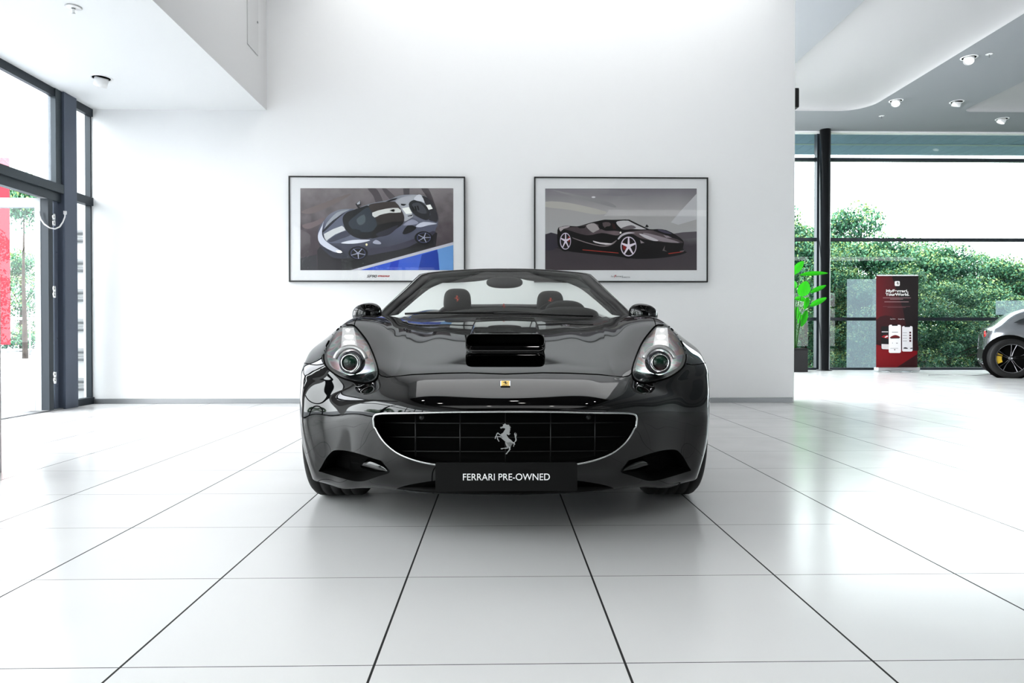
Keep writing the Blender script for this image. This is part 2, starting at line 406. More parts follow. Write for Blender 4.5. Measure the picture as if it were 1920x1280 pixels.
# ---- glazed left wall
def yl(px): return atx(px, 500, XL).y
def zl(px, py): return atx(px, py, XL).z
f = empty('window_3'); struct(f)
bm = bmesh.new()
y1 = yl(139.5); y2 = yl(170.5)
box(bm, (XL - .06, y2, 0), (XL + .0, YW, ZS))
box(bm, (XL - .03, YF, ZS - .085), (XL + .02, YW, ZS))
box(bm, (XL - .06, y1, 2.25), (XL + .02, YW, 2.34))
box(bm, (XL - .06, y1, 0), (XL + .02, YW, .075))
frombm('window_frame', bm, M_alu, f)
pydata('window_pane', [(XL - .03, y1, 0), (XL - .03, y2, 0), (XL - .03, y2, ZS), (XL - .03, y1, ZS)], [(0, 1, 2, 3)], M_glass, f)
# mullion column
M_blue = mat('blue_grey_frame', (.10, .12, .16), .4, .2)
yc0 = yl(112); yc1 = yl(136)
struct(boxobj('column_left', (XL - .07, yc0, 0), (XL + .055, yc1, ZS), M_blue, bevel=.004))
# transom + upper pane over the door
f = empty('window_4'); struct(f); bm = bmesh.new()
box(bm, (XL - .06, 5.1, 2.27), (XL + .05, yc0, 2.36)); box(bm, (XL - .06, 5.1, 2.18), (XL + .015, yc0, 2.27))
box(bm, (XL - .05, yc0 - .10, 2.36), (XL + .03, yc0, ZS))
frombm('window_frame', bm, mat('transom_grey', (.06, .075, .085), .4, .2), f)
pydata('window_pane', [(XL - .02, 5.1, 2.3), (XL - .02, yc0, 2.3), (XL - .02, yc0, ZS), (XL - .02, 5.1, ZS)], [(0, 1, 2, 3)], glassmat('fritted_glass', (.97, .98, 1), .7, 0, .25), f)
# door jamb with screws
f = boxobj('door_1', (XL - .06, yl(101.5), 0), (XL - .0, yl(108.5), 2.2), M_blue); struct(f)
bm = bmesh.new()
for z in (.25, .75, 1.2, 1.65, 2.05): lathe(bm, [(0, 0), (0, .006), (.003, .006), (.003, 0)], 10, 'X', (XL + .0, yl(106), z))
frombm('screw', bm, M_chrome, f)
# open door leaf standing square to the wall, outside
yd = 7.10; xh = at(91, 500, yd).x
d = empty('door_2', (xh, yd, 0)); struct(d)
M_leaf = mat('door_leaf_paint', (.42, .45, .47), .4)
def bo(name, a, b, m, bevel=0): return boxobj(name, (a[0] - xh, a[1] - yd, a[2]), (b[0] - xh, b[1] - yd, b[2]), m, d, bevel)
bo('hinge_stile', (xh - .075, yd - .0, .02), (xh, yd + .07, 2.16), M_alu)
bo('stile', (xh - .135, yd - .005, .02), (xh - .075, yd + .06, 2.165), M_leaf, .003)
bo('stile', (xh - 1.15, yd - .005, .02), (xh - 1.06, yd + .06, 2.165), M_leaf, .003)
bo('top_rail', (xh - 1.06, yd - .004, 2.07), (xh - .135, yd + .06, 2.165), M_leaf, .003)
bo('bottom_rail', (xh - 1.06, yd - .004, .02), (xh - .135, yd + .06, .14), M_leaf, .003)
pydata('pane', [(-1.06, .03, .14), (-.135, .03, .14), (-.135, .03, 2.07), (-1.06, .03, 2.07)], [(0, 1, 2, 3)], M_glassL, d)
for z in (.35, 1.22, 1.95):
    bm = bmesh.new(); lathe(bm, [(z - .06, 0), (z - .06, .016), (z - .002, .016), (z - .002, .013), (z + .002, .013), (z + .002, .016), (z + .06, .016), (z + .06, 0)], 14, 'Z', (.035, .03, 0)); frombm('hinge', bm, M_satin, d, True)
pts = [at(px_, py_, yd - .04 + (yc0 - .012 - yd + .04) * max(0, k - 3) / 5) - Vector((xh, yd, 0)) for k, (px_, py_) in enumerate(((73, 396), (76, 410), (83, 420), (93, 427), (103, 429), (112, 425), (118, 416), (121.5, 407), (122, 401)))]
tubeobj('door_stay', pts, .007, M_white, d)
tubeobj('stay_plug', [pts[-1] + Vector((0, 0, -.005)), pts[-1] + Vector((0, 0, .03))], .016, M_white, d, 12)
# threshold
struct(boxobj('trim_3', (XL - .12, 5.1, -.005), (XL + .03, yc0, .012), M_base))
# the rest of the left glazing, nearer the camera
f = empty('window_5'); struct(f); bm = bmesh.new(); y = 5.1
while y > YF:
    box(bm, (XL - .07, y - .06, 0), (XL + .06, y + .06, ZS)); y -= 2.35
box(bm, (XL - .05, YF, 2.2), (XL + .03, 5.1, 2.34)); box(bm, (XL - .05, YF, 0), (XL + .03, 5.1, .08))
frombm('window_frame', bm, M_alu, f)
pydata('window_pane', [(XL - .02, YF, 0), (XL - .02, 5.1, 0), (XL - .02, 5.1, ZS), (XL - .02, YF, ZS)], [(0, 1, 2, 3)], M_glass, f)
# free-standing white pier at the very left
p = atz(1.5, 885, 0); 
struct(boxobj('column_white', (p.x - .35, p.y - .30, 0), (p.x + .005, p.y, ZS), mat('pier_paint', (.55, .54, .54), .7)))

# ---- ceiling fittings
def fitting(px, py, z, kind, r, tilt, az, label, group):
    p = atz(px, py, z); e = empty('downlight' if kind != 'sprinkler' else 'sprinkler_head', p, 0, label, 'downlight' if kind != 'sprinkler' else 'sprinkler', group)
    if kind == 'sprinkler':
        latheobj('rose', [(0.001, 0), (-.004, r), (-.010, r * .7), (-.012, r * .25)], M_white, e, 20, 'Z')
        bm = bmesh.new(); lathe(bm, [(-.01, .010), (-.045, .008), (-.05, .004)], 12, 'Z'); box(bm, (-.014, -.002, -.052), (.014, .002, -.048)); frombm('nozzle', bm, M_satin, e, False)
        return e
    latheobj('trim_ring', [(0, r * 1.22), (-.006, r * 1.18), (-.006, r), (.0, r * .97)], M_white, e, 32, 'Z')
    latheobj('housing', [(-.001, r * .97), (-.0025, 0)], M_black, e, 32, 'Z')
    h = latheobj('lamp_head', [(.02, 0), (.02, r * .74), (-.07, r * .74), (-.073, r * .68), (-.055, r * .62)], M_white, e, 32, 'Z')
    l = latheobj('lens', [(-.055, r * .62), (-.058, 0)], mat('lamp_on', (1, 1, 1), .5, emit=(1, .98, .95), es=6.0) if kind == 'on' else mat('lamp_lens', (.9, .9, .9), .2, emit=(1, 1, 1), es=.25), h, 32, 'Z')
    h.rotation_euler = Euler((tilt * math.cos(az), tilt * math.sin(az), 0)); h.location = (0, 0, -.012)
    return e
G = 'recessed spotlights in the grey hall ceiling'
fitting(190, 146, ZS, 'off', .085, .5, .9, 'white tilted recessed spotlight in the low ceiling near the glazed door', None)
fitting(138, 13, ZS, 'sprinkler', .06, 0, 0, 'small sprinkler head in the low white ceiling', None)
fitting(1817, 108, ZH, 'off', .105, .6, 2.4, 'largest, nearest tilted spotlight in the grey ceiling, beside a sprinkler', G)
fitting(1680, 189, ZH, 'off', .105, .6, 2.4, 'tilted spotlight in the grey ceiling closest to the white wall end', G)
fitting(1794, 191, ZH, 'on', .105, .45, .1, 'glowing round spotlight pointing at the camera in the grey ceiling', G)
fitting(1879, 223, ZH, 'on', .105, .45, 1.2, 'small glowing spotlight lowest in the picture, near the glass wall top', G)
fitting(1855, 101, ZH, 'sprinkler', .055, 0, 0, 'sprinkler head beside the largest spotlight in the grey ceiling', None)
fitting(1653, 217, ZH, 'sprinkler', .055, 0, 0, 'sprinkler head below the spotlight nearest the wall end', None)
# downlights above and behind the camera (they sparkle in the paint)
for k, (x, y) in enumerate(((-1.6, 1.2), (.4, 1.6), (2.4, 1.2), (-.6, -1.6), (1.6, -1.6), (-1.9, 3.4), (.2, 3.4), (2.6, 3.0))):
    e = empty('downlight', (x, y, ZM), 0, 'lit round downlight in the dark ceiling above the camera', 'downlight', 'downlights above the camera')
    latheobj('trim_ring', [(0, .11), (-.01, .11), (-.01, .08), (0, .08)], M_white, e, 20, 'Z')
    latheobj('lens', [(-.004, .08), (-.006, 0)], mat('lamp_bright', (1, 1, 1), .5, emit=(1, .98, .95), es=60.0), e, 20, 'Z')
# small black speaker on the end of the wall
p0, p1 = at(1489, 204, YW + .1), at(1494, 168, YW + .1)
o = boxobj('wall_speaker', (XR, YW + .04, p0.z), (p1.x + .002, YW + .16, p1.z), M_blackplastic, bevel=.006)
tag(o, 'small black box speaker on the end face of the white wall', 'speaker')
boxobj('grille', (p1.x + .002, YW + .05, p0.z + .015), (p1.x + .005, YW + .15, p1.z - .015), M_black, o)

# ------------------------------------------------------------------ light
W = bpy.data.worlds.new('world'); SC.world = W; W.use_nodes = True
bg = W.node_tree.nodes['Background']; bg.inputs[0].default_value = (.965, .98, 1, 1); bg.inputs[1].default_value = 6.5
def area(name, loc, sx, sy, rad, col=(1, 1, 1), rot=(0, 0, 0)):
    l = bpy.data.lights.new(name, 'AREA'); l.shape = 'RECTANGLE'; l.size = sx; l.size_y = sy; l.energy = rad * PI * sx * sy; l.color = col
    o = bpy.data.objects.new(name, l); COL.objects.link(o); o.location = loc; o.rotation_euler = rot; return o
area('bay_fill', ((XB + XR) / 2 + .15, 6.55, ZM - .03), 5.3, 2.75, 1.3)  # added panel without a fitting, lights the bay and shows in the hood
area('front_fill', (.5, -3.0, ZM - .03), 5.5, 4.0, 1.5)  # added fill over and behind the camera, lifts the foreground floor
area('soffit_fill', (XL + 1.0, 3.0, ZS - .02), 1.6, 7.0, .3)  # added fill under the low ceiling, no fitting modelled
area('hall_fill', (9, -2, ZH - .05), 8, 5, .3)  # added fill out of view, brightens the hall
# ------------------------------------------------------------------ the black sports car
# car frame: x to the right, y towards the tail (measured from the camera's foot point), z up
CX = 947.5
CAR = empty('sports_car', (0, 0, 0), -math.atan((CX - 935) / F) + 0,
            'black glossy convertible sports car facing the camera in the middle of the tiled floor', 'car')
def CP(o, py, y):        # offset from the car's centre line in pixels, picture row, distance -> car frame
    return Vector((o / F * y, y, H + (627 - py) / F * y))
def IM(P):
    P = np.asarray(P); return P[..., 0] / P[..., 1] * F, 627 - (P[..., 2] - H) / P[..., 1] * F

# control rows (lip -> cowl), columns (centre -> wheel arch) : (offset, row, distance)
R_ = [
 # c0            c1               c2               c3               c4               c5               c6               c7               c8
 [(0,927,2.8),(130,926,2.81),(180,923,2.83),(228,916,2.82),(272,915,2.88),(302,916,2.95),(322,911,3.02),(344,904,3.05),(361,897,3.08)],
 [(0,921,2.71),(130,920,2.72),(188,917,2.74),(240,911,2.75),(274,910,2.82),(302,909,2.89),(323,904,2.96),(346,897,3),(363,889,3.05)],
 [(0,895,2.62),(130,895,2.63),(195,893,2.66),(243,889,2.7),(276,886,2.78),(303,883,2.85),(327,880,2.92),(351,876,2.97),(368,871,3.02)],
 [(0,868,2.545),(130,867,2.56),(196,866,2.6),(244,861,2.68),(277,858,2.75),(304,854,2.83),(331,852,2.91),(357,848,2.95),(375,845,3.01)],
 [(0,820,2.51),(130,820,2.53),(196,820,2.57),(244,820,2.655),(278,820,2.73),(304,820,2.81),(333,818,2.89),(361,818,2.94),(380,818,3)],
 [(0,785,2.493),(130,785,2.51),(196,786,2.55),(244,789,2.635),(278,790,2.715),(305,791,2.795),(334,791,2.88),(362,790,2.935),(383,789,2.995)],
 [(0,757,2.503),(130,758,2.52),(196,759,2.56),(243,761,2.64),(278,765,2.715),(305,766,2.795),(333,765,2.88),(362,763,2.938),(384,762,3.01)],
 [(0,735,2.57),(128,735,2.58),(190,736,2.62),(235,738,2.68),(268,739,2.748),(298,741,2.822),(328,740,2.905),(360,735,2.98),(383,732,3.05)],
 [(0,703,2.72),(124,703,2.73),(172,704,2.755),(206,706,2.785),(240,711,2.81),(270,717,2.85),(310,714,2.91),(348,703,3.02),(378,694,3.14)],
 [(0,680,2.93),(112,680,2.935),(160,681,2.95),(199,681,2.975),(240,683,2.95),(275,690,2.955),(315,686,2.99),(346,680,3.07),(370,674,3.22)],
 [(0,655,3.22),(102,655,3.22),(148,655,3.225),(192,656,3.23),(232,652,3.18),(278,656,3.11),(313,655,3.11),(340,655,3.18),(358,653,3.36)],
 [(0,629,3.56),(92,629,3.56),(138,629,3.55),(187,631,3.54),(226,617,3.5),(272,612,3.38),(301,616,3.31),(320,623,3.36),(335,634,3.47)],
 [(0,609,3.95),(83,609.5,3.93),(128,610,3.89),(180,613,3.84),(212,602,3.82),(252,594,3.76),(284,596,3.66),(299,606,3.66),(311,622,3.7)],
 [(0,599,4.28),(77,600,4.25),(120,601,4.2),(174,603,4.13),(203,595,4.13),(238,590.5,4.12),(262,592,4.08),(276,604,4.03),(286,624,4.02)],
]
ARCH = [(.885,3.165,.185),(.89,3.135,.205),(.897,3.11,.255),(.902,3.095,.305),(.904,3.09,.36),(.905,3.10,.43),(.907,3.117,.485),(.914,3.145,.54),(.925,3.19,.60),(.936,3.25,.652),(.945,3.35,.697),(.946,3.47,.712),(.943,3.64,.672),(.938,3.79,.56)]
rows = []
for r, a in zip(R_, ARCH):
    h = [CP(*p) for p in r] + [Vector(a)]
    rows.append([Vector((-p.x, p.y, p.z)) for p in h[:0:-1]] + h)
D = np.array([[tuple(p) for p in r] for r in rows])             # rows x 19 x 3
NR, NC = D.shape[:2]
def interpmat(n):
    A = np.zeros((n + 2, n + 2))
    for i in range(n): A[i, i:i + 3] = (1 / 6, 4 / 6, 1 / 6)
    A[n, :3] = (1, -2, 1); A[n + 1, -3:] = (1, -2, 1)
    return np.linalg.inv(A)[:, :n]
Cc = np.einsum('ij,jkd->ikd', interpmat(NR), D); Cc = np.einsum('ij,kjd->kid', interpmat(NC), Cc)
def bas(t, d=0):
    if d == 0: return np.stack([(1 - t) ** 3 / 6, (3 * t ** 3 - 6 * t ** 2 + 4) / 6, (-3 * t ** 3 + 3 * t ** 2 + 3 * t + 1) / 6, t ** 3 / 6], -1)
    return np.stack([-(1 - t) ** 2 / 2, (3 * t ** 2 - 4 * t) / 2, (-3 * t ** 2 + 2 * t + 1) / 2, t ** 2 / 2], -1)
def S(v, u, dv=0, du=0):
    v = np.asarray(v, float); u = np.asarray(u, float)
    iv = np.clip(np.floor(v).astype(int), 0, NR - 2); iu = np.clip(np.floor(u).astype(int), 0, NC - 2)
    bv = bas(v - iv, dv); bu = bas(u - iu, du); out = np.zeros(v.shape + (3,))
    for a in range(4):
        for b in range(4): out += (bv[..., a] * bu[..., b])[..., None] * Cc[iv + a, iu + b]
    return out
def normal(v, u):
    n = np.cross(S(v, u, 0, 1), S(v, u, 1, 0)); n /= np.linalg.norm(n, axis=-1)[..., None]; return n
def locate(o, py, v0, u0, it=12):
    """surface parameters whose picture position is (o, py)"""
    v = np.array(v0, float); u = np.array(u0, float); e = 1e-3
    for _ in range(it):
        a, b = IM(S(v, u)); a1, b1 = IM(S(v + e, u)); a2, b2 = IM(S(v, u + e))
        J11, J21, J12, J22 = (a1 - a) / e, (b1 - b) / e, (a2 - a) / e, (b2 - b) / e
        det = J11 * J22 - J12 * J21; det = np.where(np.abs(det) < 1e-3, 1e-3, det)
        ra, rb = o - a, py - b
        dv = (J22 * ra - J12 * rb) / det; du = (-J21 * ra + J11 * rb) / det
        v = np.clip(v + np.clip(dv, -.4, .4), 0, NR - 1); u = np.clip(u + np.clip(du, -.4, .4), 0, NC - 1)
    return v, u
SUB = 18
gv = np.linspace(0, NR - 1, (NR - 1) * SUB + 1); gu = np.linspace(0, NC - 1, (NC - 1) * SUB + 1)
GV, GU = np.meshgrid(gv, gu, indexing='ij'); P0 = S(GV, GU); IO, IP = IM(P0)
def onsurf(pts):
    """project a picture outline [(offset,row)] onto the surface -> parameters"""
    o = np.array([p[0] for p in pts], float); q = np.array([p[1] for p in pts], float); v0 = []; u0 = []
    for a, b in zip(o, q):
        k = np.argmin((IO - a) ** 2 + (IP - b) ** 2 + 4 * np.maximum(0, P0[..., 1] - 3.75) * 20); v0.append(GV.flat[k]); u0.append(GU.flat[k])
    return locate(o, q, v0, u0)
def inpoly(x, y, poly):
    c = np.zeros(x.shape, bool); n = len(poly)
    for i in range(n):
        x1, y1 = poly[i]; x2, y2 = poly[i - 1]
        if y1 == y2: continue
        c ^= ((y1 > y) != (y2 > y)) & (x < (x2 - x1) * (y - y1) / (y2 - y1) + x1)
    return c
O = lambda L: [(CX - x, y) for x, y in L]            # left-half picture outline -> positive offsets
LAMP = smoothpoly(O([(642.7,611),(654,609.5),(665,611),(678,625),(689.6,641),(699,661),(706,680),(709.5,695),(708.3,706),(702.5,713.5),(689.6,717.7),(672,716.5),(648.6,710.7),(631,702.5),(615.8,690.7),(609.3,679),(608,665),(613.0,648.6),(622.8,631),(633.0,619)]), 4)
_g = O([(698.6,783),(702,776.5),(711,774),(726,773),(780.6,772.2),(846,770.8),(900,770.4)]) + [(0,770.2)]
_gl = O([(699.5,794),(702.5,803),(714,823.5),(730,840.2),(750,853.6),(780.6,865),(815.6,872),(860,876.5)]) + [(0,878)]
_g = smoothpoly(_g, 4, False); _gl = smoothpoly(_gl, 4, False)
GRILLE = _g[::-1] + _gl                                # half outline, from centre top round to centre bottom
GRILLE = GRILLE + [(-x, y) for x, y in GRILLE[::-1]][1:-1]
FOG = smoothpoly(O([(597,883),(603,874),(612,858),(622,846.5),(632,843.3),(652,845),(676,851),(700,859),(717,864)]), 3, False) + smoothpoly(O([(722,872),(731,885),(712,892),(690,899.5),(677,902.3),(660,901),(632,893.5)]), 3, False)
HOOD = [(0,701),(70,698.7),(120,699.5),(175,702),(205,705.5),(222,707),(233,704),(239,697)]
HOODR = [(241.5,679),(248.5,660),(258,640.5),(269.5,625),(282.5,611)]
HOODB = [(281,603),(279,597),(276,590),(270,560)]
hoodhalf = smoothpoly(HOOD, 3, False) + HOODR + HOODB
hood_poly = hoodhalf + [(-x, y) for x, y in hoodhalf[::-1]]
FEND = smoothpoly([(340.5,682),(352,684),(366,682.5),(376,680.5),(390,680)], 3, False)
# classify the faces
fc_o = (IO[:-1, :-1] + IO[1:, :-1] + IO[:-1, 1:] + IO[1:, 1:]) / 4; fc_p = (IP[:-1, :-1] + IP[1:, :-1] + IP[:-1, 1:] + IP[1:, 1:]) / 4
fy = (P0[:-1, :-1, 1] + P0[1:, 1:, 1]) / 2
ao = np.abs(fc_o)
cls = np.zeros(fc_o.shape, int)                         # 0 bumper
fendline = np.interp(ao, [300, 341, 366, 376, 400], [690, 683, 683, 680.5, 680])
GVf = (GV[:-1, :-1] + GV[1:, 1:]) / 2; GUf = (GU[:-1, :-1] + GU[1:, 1:]) / 2
CEN = (NC - 1) / 2; AU = np.abs(GUf - CEN)
cls[inpoly(fc_o, fc_p, hood_poly) & (GVf > 7.3) & (AU < 6.7)] = 1
cls[(cls == 0) & (fc_p < fendline) & (GVf > 8.0) & (AU > 4.5)] = 2
cls[(cls == 0) & (GVf > 8.6) & (AU > 7.3)] = 2
cls[inpoly(ao, fc_p, LAMP) & (GVf > 7) & (GVf < 11.8)] = 3
cls[inpoly(fc_o, fc_p, GRILLE) & (GVf < 7)] = 4
cls[inpoly(ao, fc_p, FOG) & (GVf < 5)] = 5
# snap the vertices on the borders to the true outlines
def seglist(poly, closed, mirror=True):
    p = list(poly) + ([poly[0]] if closed else []); s = list(zip(p[:-1], p[1:]))
    if mirror: s += [((-a[0], a[1]), (-b[0], b[1])) for a, b in s]
    return s
SEGS = {'lamp': seglist(LAMP, True), 'grille': seglist(GRILLE, True, False), 'fog': seglist(FOG, True), 'hood': seglist(smoothpoly(HOOD, 3, False), False), 'hoodb': seglist(HOODB, False), 'fend': seglist(FEND, False)}
V2, U2 = GV.copy(), GU.copy(); jobs = {}
nr, nc = cls.shape
for i in range(1, nr):
    for j in range(1, nc):
        s = {cls[i - 1, j - 1], cls[i, j - 1], cls[i - 1, j], cls[i, j]}
        if len(s) > 1:
            k = 'lamp' if 3 in s else 'grille' if 4 in s else 'fog' if 5 in s else ('hoodb' if s == {1, 2} else 'fend' if s == {0, 2} else 'hood')
            jobs[(i, j)] = k
ij = list(jobs); to = np.zeros(len(ij)); tp = np.zeros(len(ij)); ok = np.zeros(len(ij), bool)
for n_, (i, j) in enumerate(ij):
    x, y = IO[i, j], IP[i, j]; best = 1e9
    for (ax, ay), (bx, by) in SEGS[jobs[(i, j)]]:
        dx, dy = bx - ax, by - ay; t = max(0, min(1, ((x - ax) * dx + (y - ay) * dy) / (dx * dx + dy * dy + 1e-9)))
        qx, qy = ax + t * dx, ay + t * dy; dd = (qx - x) ** 2 + (qy - y) ** 2
        if dd < best: best = dd; to[n_] = qx; tp[n_] = qy
    ok[n_] = best < 64
iv = np.array([a for a, b in ij]); ju = np.array([b for a, b in ij])
nv, nu = locate(to, tp, GV[iv, ju], GU[iv, ju], 6)
ok &= (np.abs(nv - GV[iv, ju]) < .14) & (np.abs(nu - GU[iv, ju]) < .14)
V2[iv[ok], ju[ok]] = nv[ok]; U2[iv[ok], ju[ok]] = nu[ok]
PS = S(V2, U2); NS = normal(V2, U2)
# raised character line: down the hood edge, round below the lamp, out to the flank
CREASE = smoothpoly([(180,570),(182,592),(184.5,620),(188.5,644),(192,666),(197.5,688),(204.5,703),(209,713),(216,721),(230,727),(247,730),(270,729.5),(298,725),(330,716),(360,707.5),(384,700)], 4, False)
AO = np.abs(IO2 := IM(PS)[0]); AP = IM(PS)[1]; best = np.full(AO.shape, 1e9)
for (ax, ay), (bx, by) in zip(CREASE[:-1], CREASE[1:]):
    dx, dy = bx - ax, by - ay; t = np.clip(((AO - ax) * dx + (AP - ay) * dy) / (dx * dx + dy * dy), 0, 1)
    best = np.minimum(best, np.hypot(ax + t * dx - AO, ay + t * dy - AP))
sgn = 1 if normal(np.array([5.]), np.array([CEN]))[0][1] < 0 else -1
PS = PS + NS * sgn * (.0032 * np.exp(-best / 11) * np.clip((712 - AP) / 18, 0, 1))[..., None]
du_ = np.gradient(PS, axis=1); dv_ = np.gradient(PS, axis=0); NS = np.cross(du_, dv_); NS /= np.linalg.norm(NS, axis=-1)[..., None]
def piece(name, mask, m, off=0.0, thick=None):
    ii, jj = np.nonzero(mask); quads = np.stack([ii * (nc + 1) + jj, ii * (nc + 1) + jj + 1, (ii + 1) * (nc + 1) + jj + 1, (ii + 1) * (nc + 1) + jj], 1)
    used, inv = np.unique(quads, return_inverse=True); inv = inv.reshape(quads.shape)
    P = PS.reshape(-1, 3)[used]; N = NS.reshape(-1, 3)[used]
    if callable(off): P = off(P, N)
    elif off: P = P + N * off
    me = bpy.data.meshes.new(name); me.from_pydata(P.tolist(), [], inv.tolist()); me.update()
    o = link(name, me, m, CAR, True)
    if not callable(off): me.normals_split_custom_set_from_vertices(N.tolist())
    return o
# outward normals point to -y at the nose; flip if needed
if normal(np.array([5.]), np.array([CEN]))[0][1] > 0: NS = -NS; _flip = True
else: _flip = False
left = GUf < CEN
hood = piece('hood', cls == 1, M_paint)
bump = piece('front_bumper', cls == 0, M_paint)
piece('front_fender', (cls == 2) & left, M_paint); piece('front_fender', (cls == 2) & ~left, M_paint)

def curve3(poly, off=0.0, closed=True, mirror=False):
    q = [(-x, y) if mirror else (x, y) for x, y in poly]; v, u = onsurf(q)
    a_, b_ = IM(S(v, u)); ok_ = np.hypot(a_ - np.array([p[0] for p in q]), b_ - np.array([p[1] for p in q])) < 1.0
    if not ok_.all(): print('dropped', (~ok_).sum(), [q[k] for k in np.nonzero(~ok_)[0]][:4])
    v, u = v[ok_], u[ok_]; P = S(v, u); N = normal(v, u)
    if _flip: N = -N
    return [Vector(p) + Vector(n) * off for p, n in zip(P, N)]
def resample(poly, step, closed=True):
    out = []; p = list(poly) + ([poly[0]] if closed else [])
    for a, b in zip(p[:-1], p[1:]):
        n = max(1, int(math.hypot(b[0] - a[0], b[1] - a[1]) / step))
        for k in range(n): out.append((a[0] + (b[0] - a[0]) * k / n, a[1] + (b[1] - a[1]) * k / n))
    if not closed: out.append(p[-1])
    return out
def rim(name, pts, depth, m, parent=CAR, shrink=.0, back=False, backm=None):
    """wall running inwards from an opening, optionally closed by a back plate"""
    n = len(pts); c = sum(pts, Vector()) / n
    ring2 = [p + Vector((0, depth, 0)) + (c - p) * shrink for p in pts]
    vs = pts + ring2; fs = [(i, (i + 1) % n, n + (i + 1) % n, n + i) for i in range(n)]
    o = pydata(name, vs, fs, m, parent, True)
    if back:
        tr = polytris([(p.x, p.z) for p in ring2]); pydata(back, ring2, tr, backm or m, parent)
    return ring2
# panel gaps
bm = bmesh.new(); tube(bm, curve3(resample([(-x, y) for x, y in HOOD[::-1]] + HOOD[1:], 6, False), .0003, False), .0022, 6); frombm('hood_gap', bm, M_seam, CAR, True)
for mi in (False, True):
    bm = bmesh.new(); tube(bm, curve3(resample(FEND, 5, False), .0004, False, mi), .0022, 6); frombm('fender_gap', bm, M_seam, CAR, True)
    bm = bmesh.new(); tube(bm, curve3([(282.5,611),(281.8,606),(280.5,601),(277.5,597)], -.0008, False, mi), .0026, 6); frombm('fender_gap', bm, M_seam, CAR, True)
# ---- grille
gc = curve3(resample(GRILLE, 5), .000)
ring = rim('grille_surround', gc, .10, M_black, back='grille_backing')
gt = curve3(resample([(x * .992, y + (1.6 if y < 800 else -1.6)) for x, y in GRILLE], 5), .001)
tubeobj('grille_trim', gt, .0042, M_satin, CAR, 8, True)
gi = np.array([p[0] for p in GRILLE]); gj = np.array([p[1] for p in GRILLE])
def grille_y(o):                      # bars follow the curve of the nose, a little inside
    return 2.575 + .10 * (abs(o) / 200) ** 2.2
def span_at_row(py):
    xs = []
    for a, b in zip(GRILLE, GRILLE[1:] + GRILLE[:1]):
        if (a[1] - py) * (b[1] - py) < 0: xs.append(a[0] + (b[0] - a[0]) * (py - a[1]) / (b[1] - a[1]))
    return min(xs), max(xs)
def span_at_off(o):
    ys = []
    for a, b in zip(GRILLE, GRILLE[1:] + GRILLE[:1]):
        if (a[0] - o) * (b[0] - o) < 0: ys.append(a[1] + (b[1] - a[1]) * (o - a[0]) / (b[0] - a[0]))
    return min(ys), max(ys)
M_bar = mat('grille_bar', (.05, .05, .05), .35, .6)
for py in (793.5, 820, 846.5):
    a, b = span_at_row(py); pts = [CP(x, py + (abs(x) / 230) ** 2 * -1.5, grille_y(x) + .012) for x in np.linspace(a * .985, b * .985, 25)]
    tubeobj('grille_bar', pts, .0019, M_bar, CAR, 6)
for o_ in (-168.5, -85, 0.01, 85, 168.5):
    a, b = span_at_off(o_); tubeobj('grille_bar', [CP(o_, a + 1, grille_y(o_)), CP(o_, (a + b) / 2, grille_y(o_) + .005), CP(o_, b - 1, grille_y(o_) + .012)], .0023, M_bar, CAR, 6)
for o_ in (-156, 156):
    p = CP(o_, 781.5, 2.62); latheobj('parking_sensor', [(-.012, .0), (-.012, .0085), (-.008, .0105), (.01, .0105), (.01, 0)], M_blackplastic, CAR, 24, 'Y', tuple(p))
pc = CP(1, 822, 2.535)
horse('horse_emblem', 58 / F * 2.53, M_satin, CAR, pc, .006)
# dark side intakes
for mi in (False, True):
    fcv = curve3(resample(FOG, 4), 0, True, mi)
    rim('side_intake', fcv, .11, M_black, shrink=.28, back='side_intake_backing')
    s = -1 if not mi else 1
    # glossy fin standing in the intake: loft between two edges
    A = [(678,872,2.80),(686,862,2.79),(697,858.5,2.765),(712,865,2.725),(722,872,2.70),(729,884.5,2.675)]
    B = [(674,875,2.83),(676,879,2.84),(690,884,2.80),(705,887.5,2.76),(718,888.5,2.72),(729,886.5,2.68)]
    # positive offsets are the right-hand half in the picture, so mirror is the left
    AA = [CP((CX - x) * (1 if not mi else -1), y, d + .02) for x, y, d in smoothpoly(A, 4, False)]; BB = [CP((CX - x) * (1 if not mi else -1), y, d + .02) for x, y, d in smoothpoly(B, 4, False)]
    n = len(AA); vs = []
    for k in range(n):
        a, b = AA[k], BB[k]; mid = (a + b) / 2 + Vector((0, -.022 * math.sin(PI * min(1, (k + 1) / n)), 0))
        vs += [a + Vector((0, .05, 0)), a, mid, b, b + Vector((0, .05, 0))]
    fs = [(5 * k + q, 5 * k + q + 1, 5 * k + q + 6, 5 * k + q + 5) for k in range(n - 1) for q in range(4)]
    o = pydata('intake_fin', vs, fs, M_paint, CAR, True); md = o.modifiers.new('sub', 'SUBSURF'); md.levels = md.render_levels = 1

# ---- lower lip / splitter
lp = [(-251,913,2.90),(-235,911,2.84),(-200,917,2.74),(-130,924,2.67),(0,927.5,2.645),(130,924,2.67),(200,917,2.74),(235,911,2.84),(251,913,2.90)]
lp = smoothpoly(lp, 5, False); vs = []
for o_, py, y in lp:
    p = CP(o_, py, y); vs += [p + Vector((0, .25, .02)), p + Vector((0, .03, .022)), p + Vector((0, -.006, .008)), p, p + Vector((0, .03, -.008)), p + Vector((0, .3, 0))]
fs = [(6 * k + q, 6 * k + q + 1, 6 * k + q + 7, 6 * k + q + 6) for k in range(len(lp) - 1) for q in range(5)]
pydata('front_splitter', vs, fs, mat('splitter_black', (.004, .004, .004), .6, spec=.15), CAR, True)
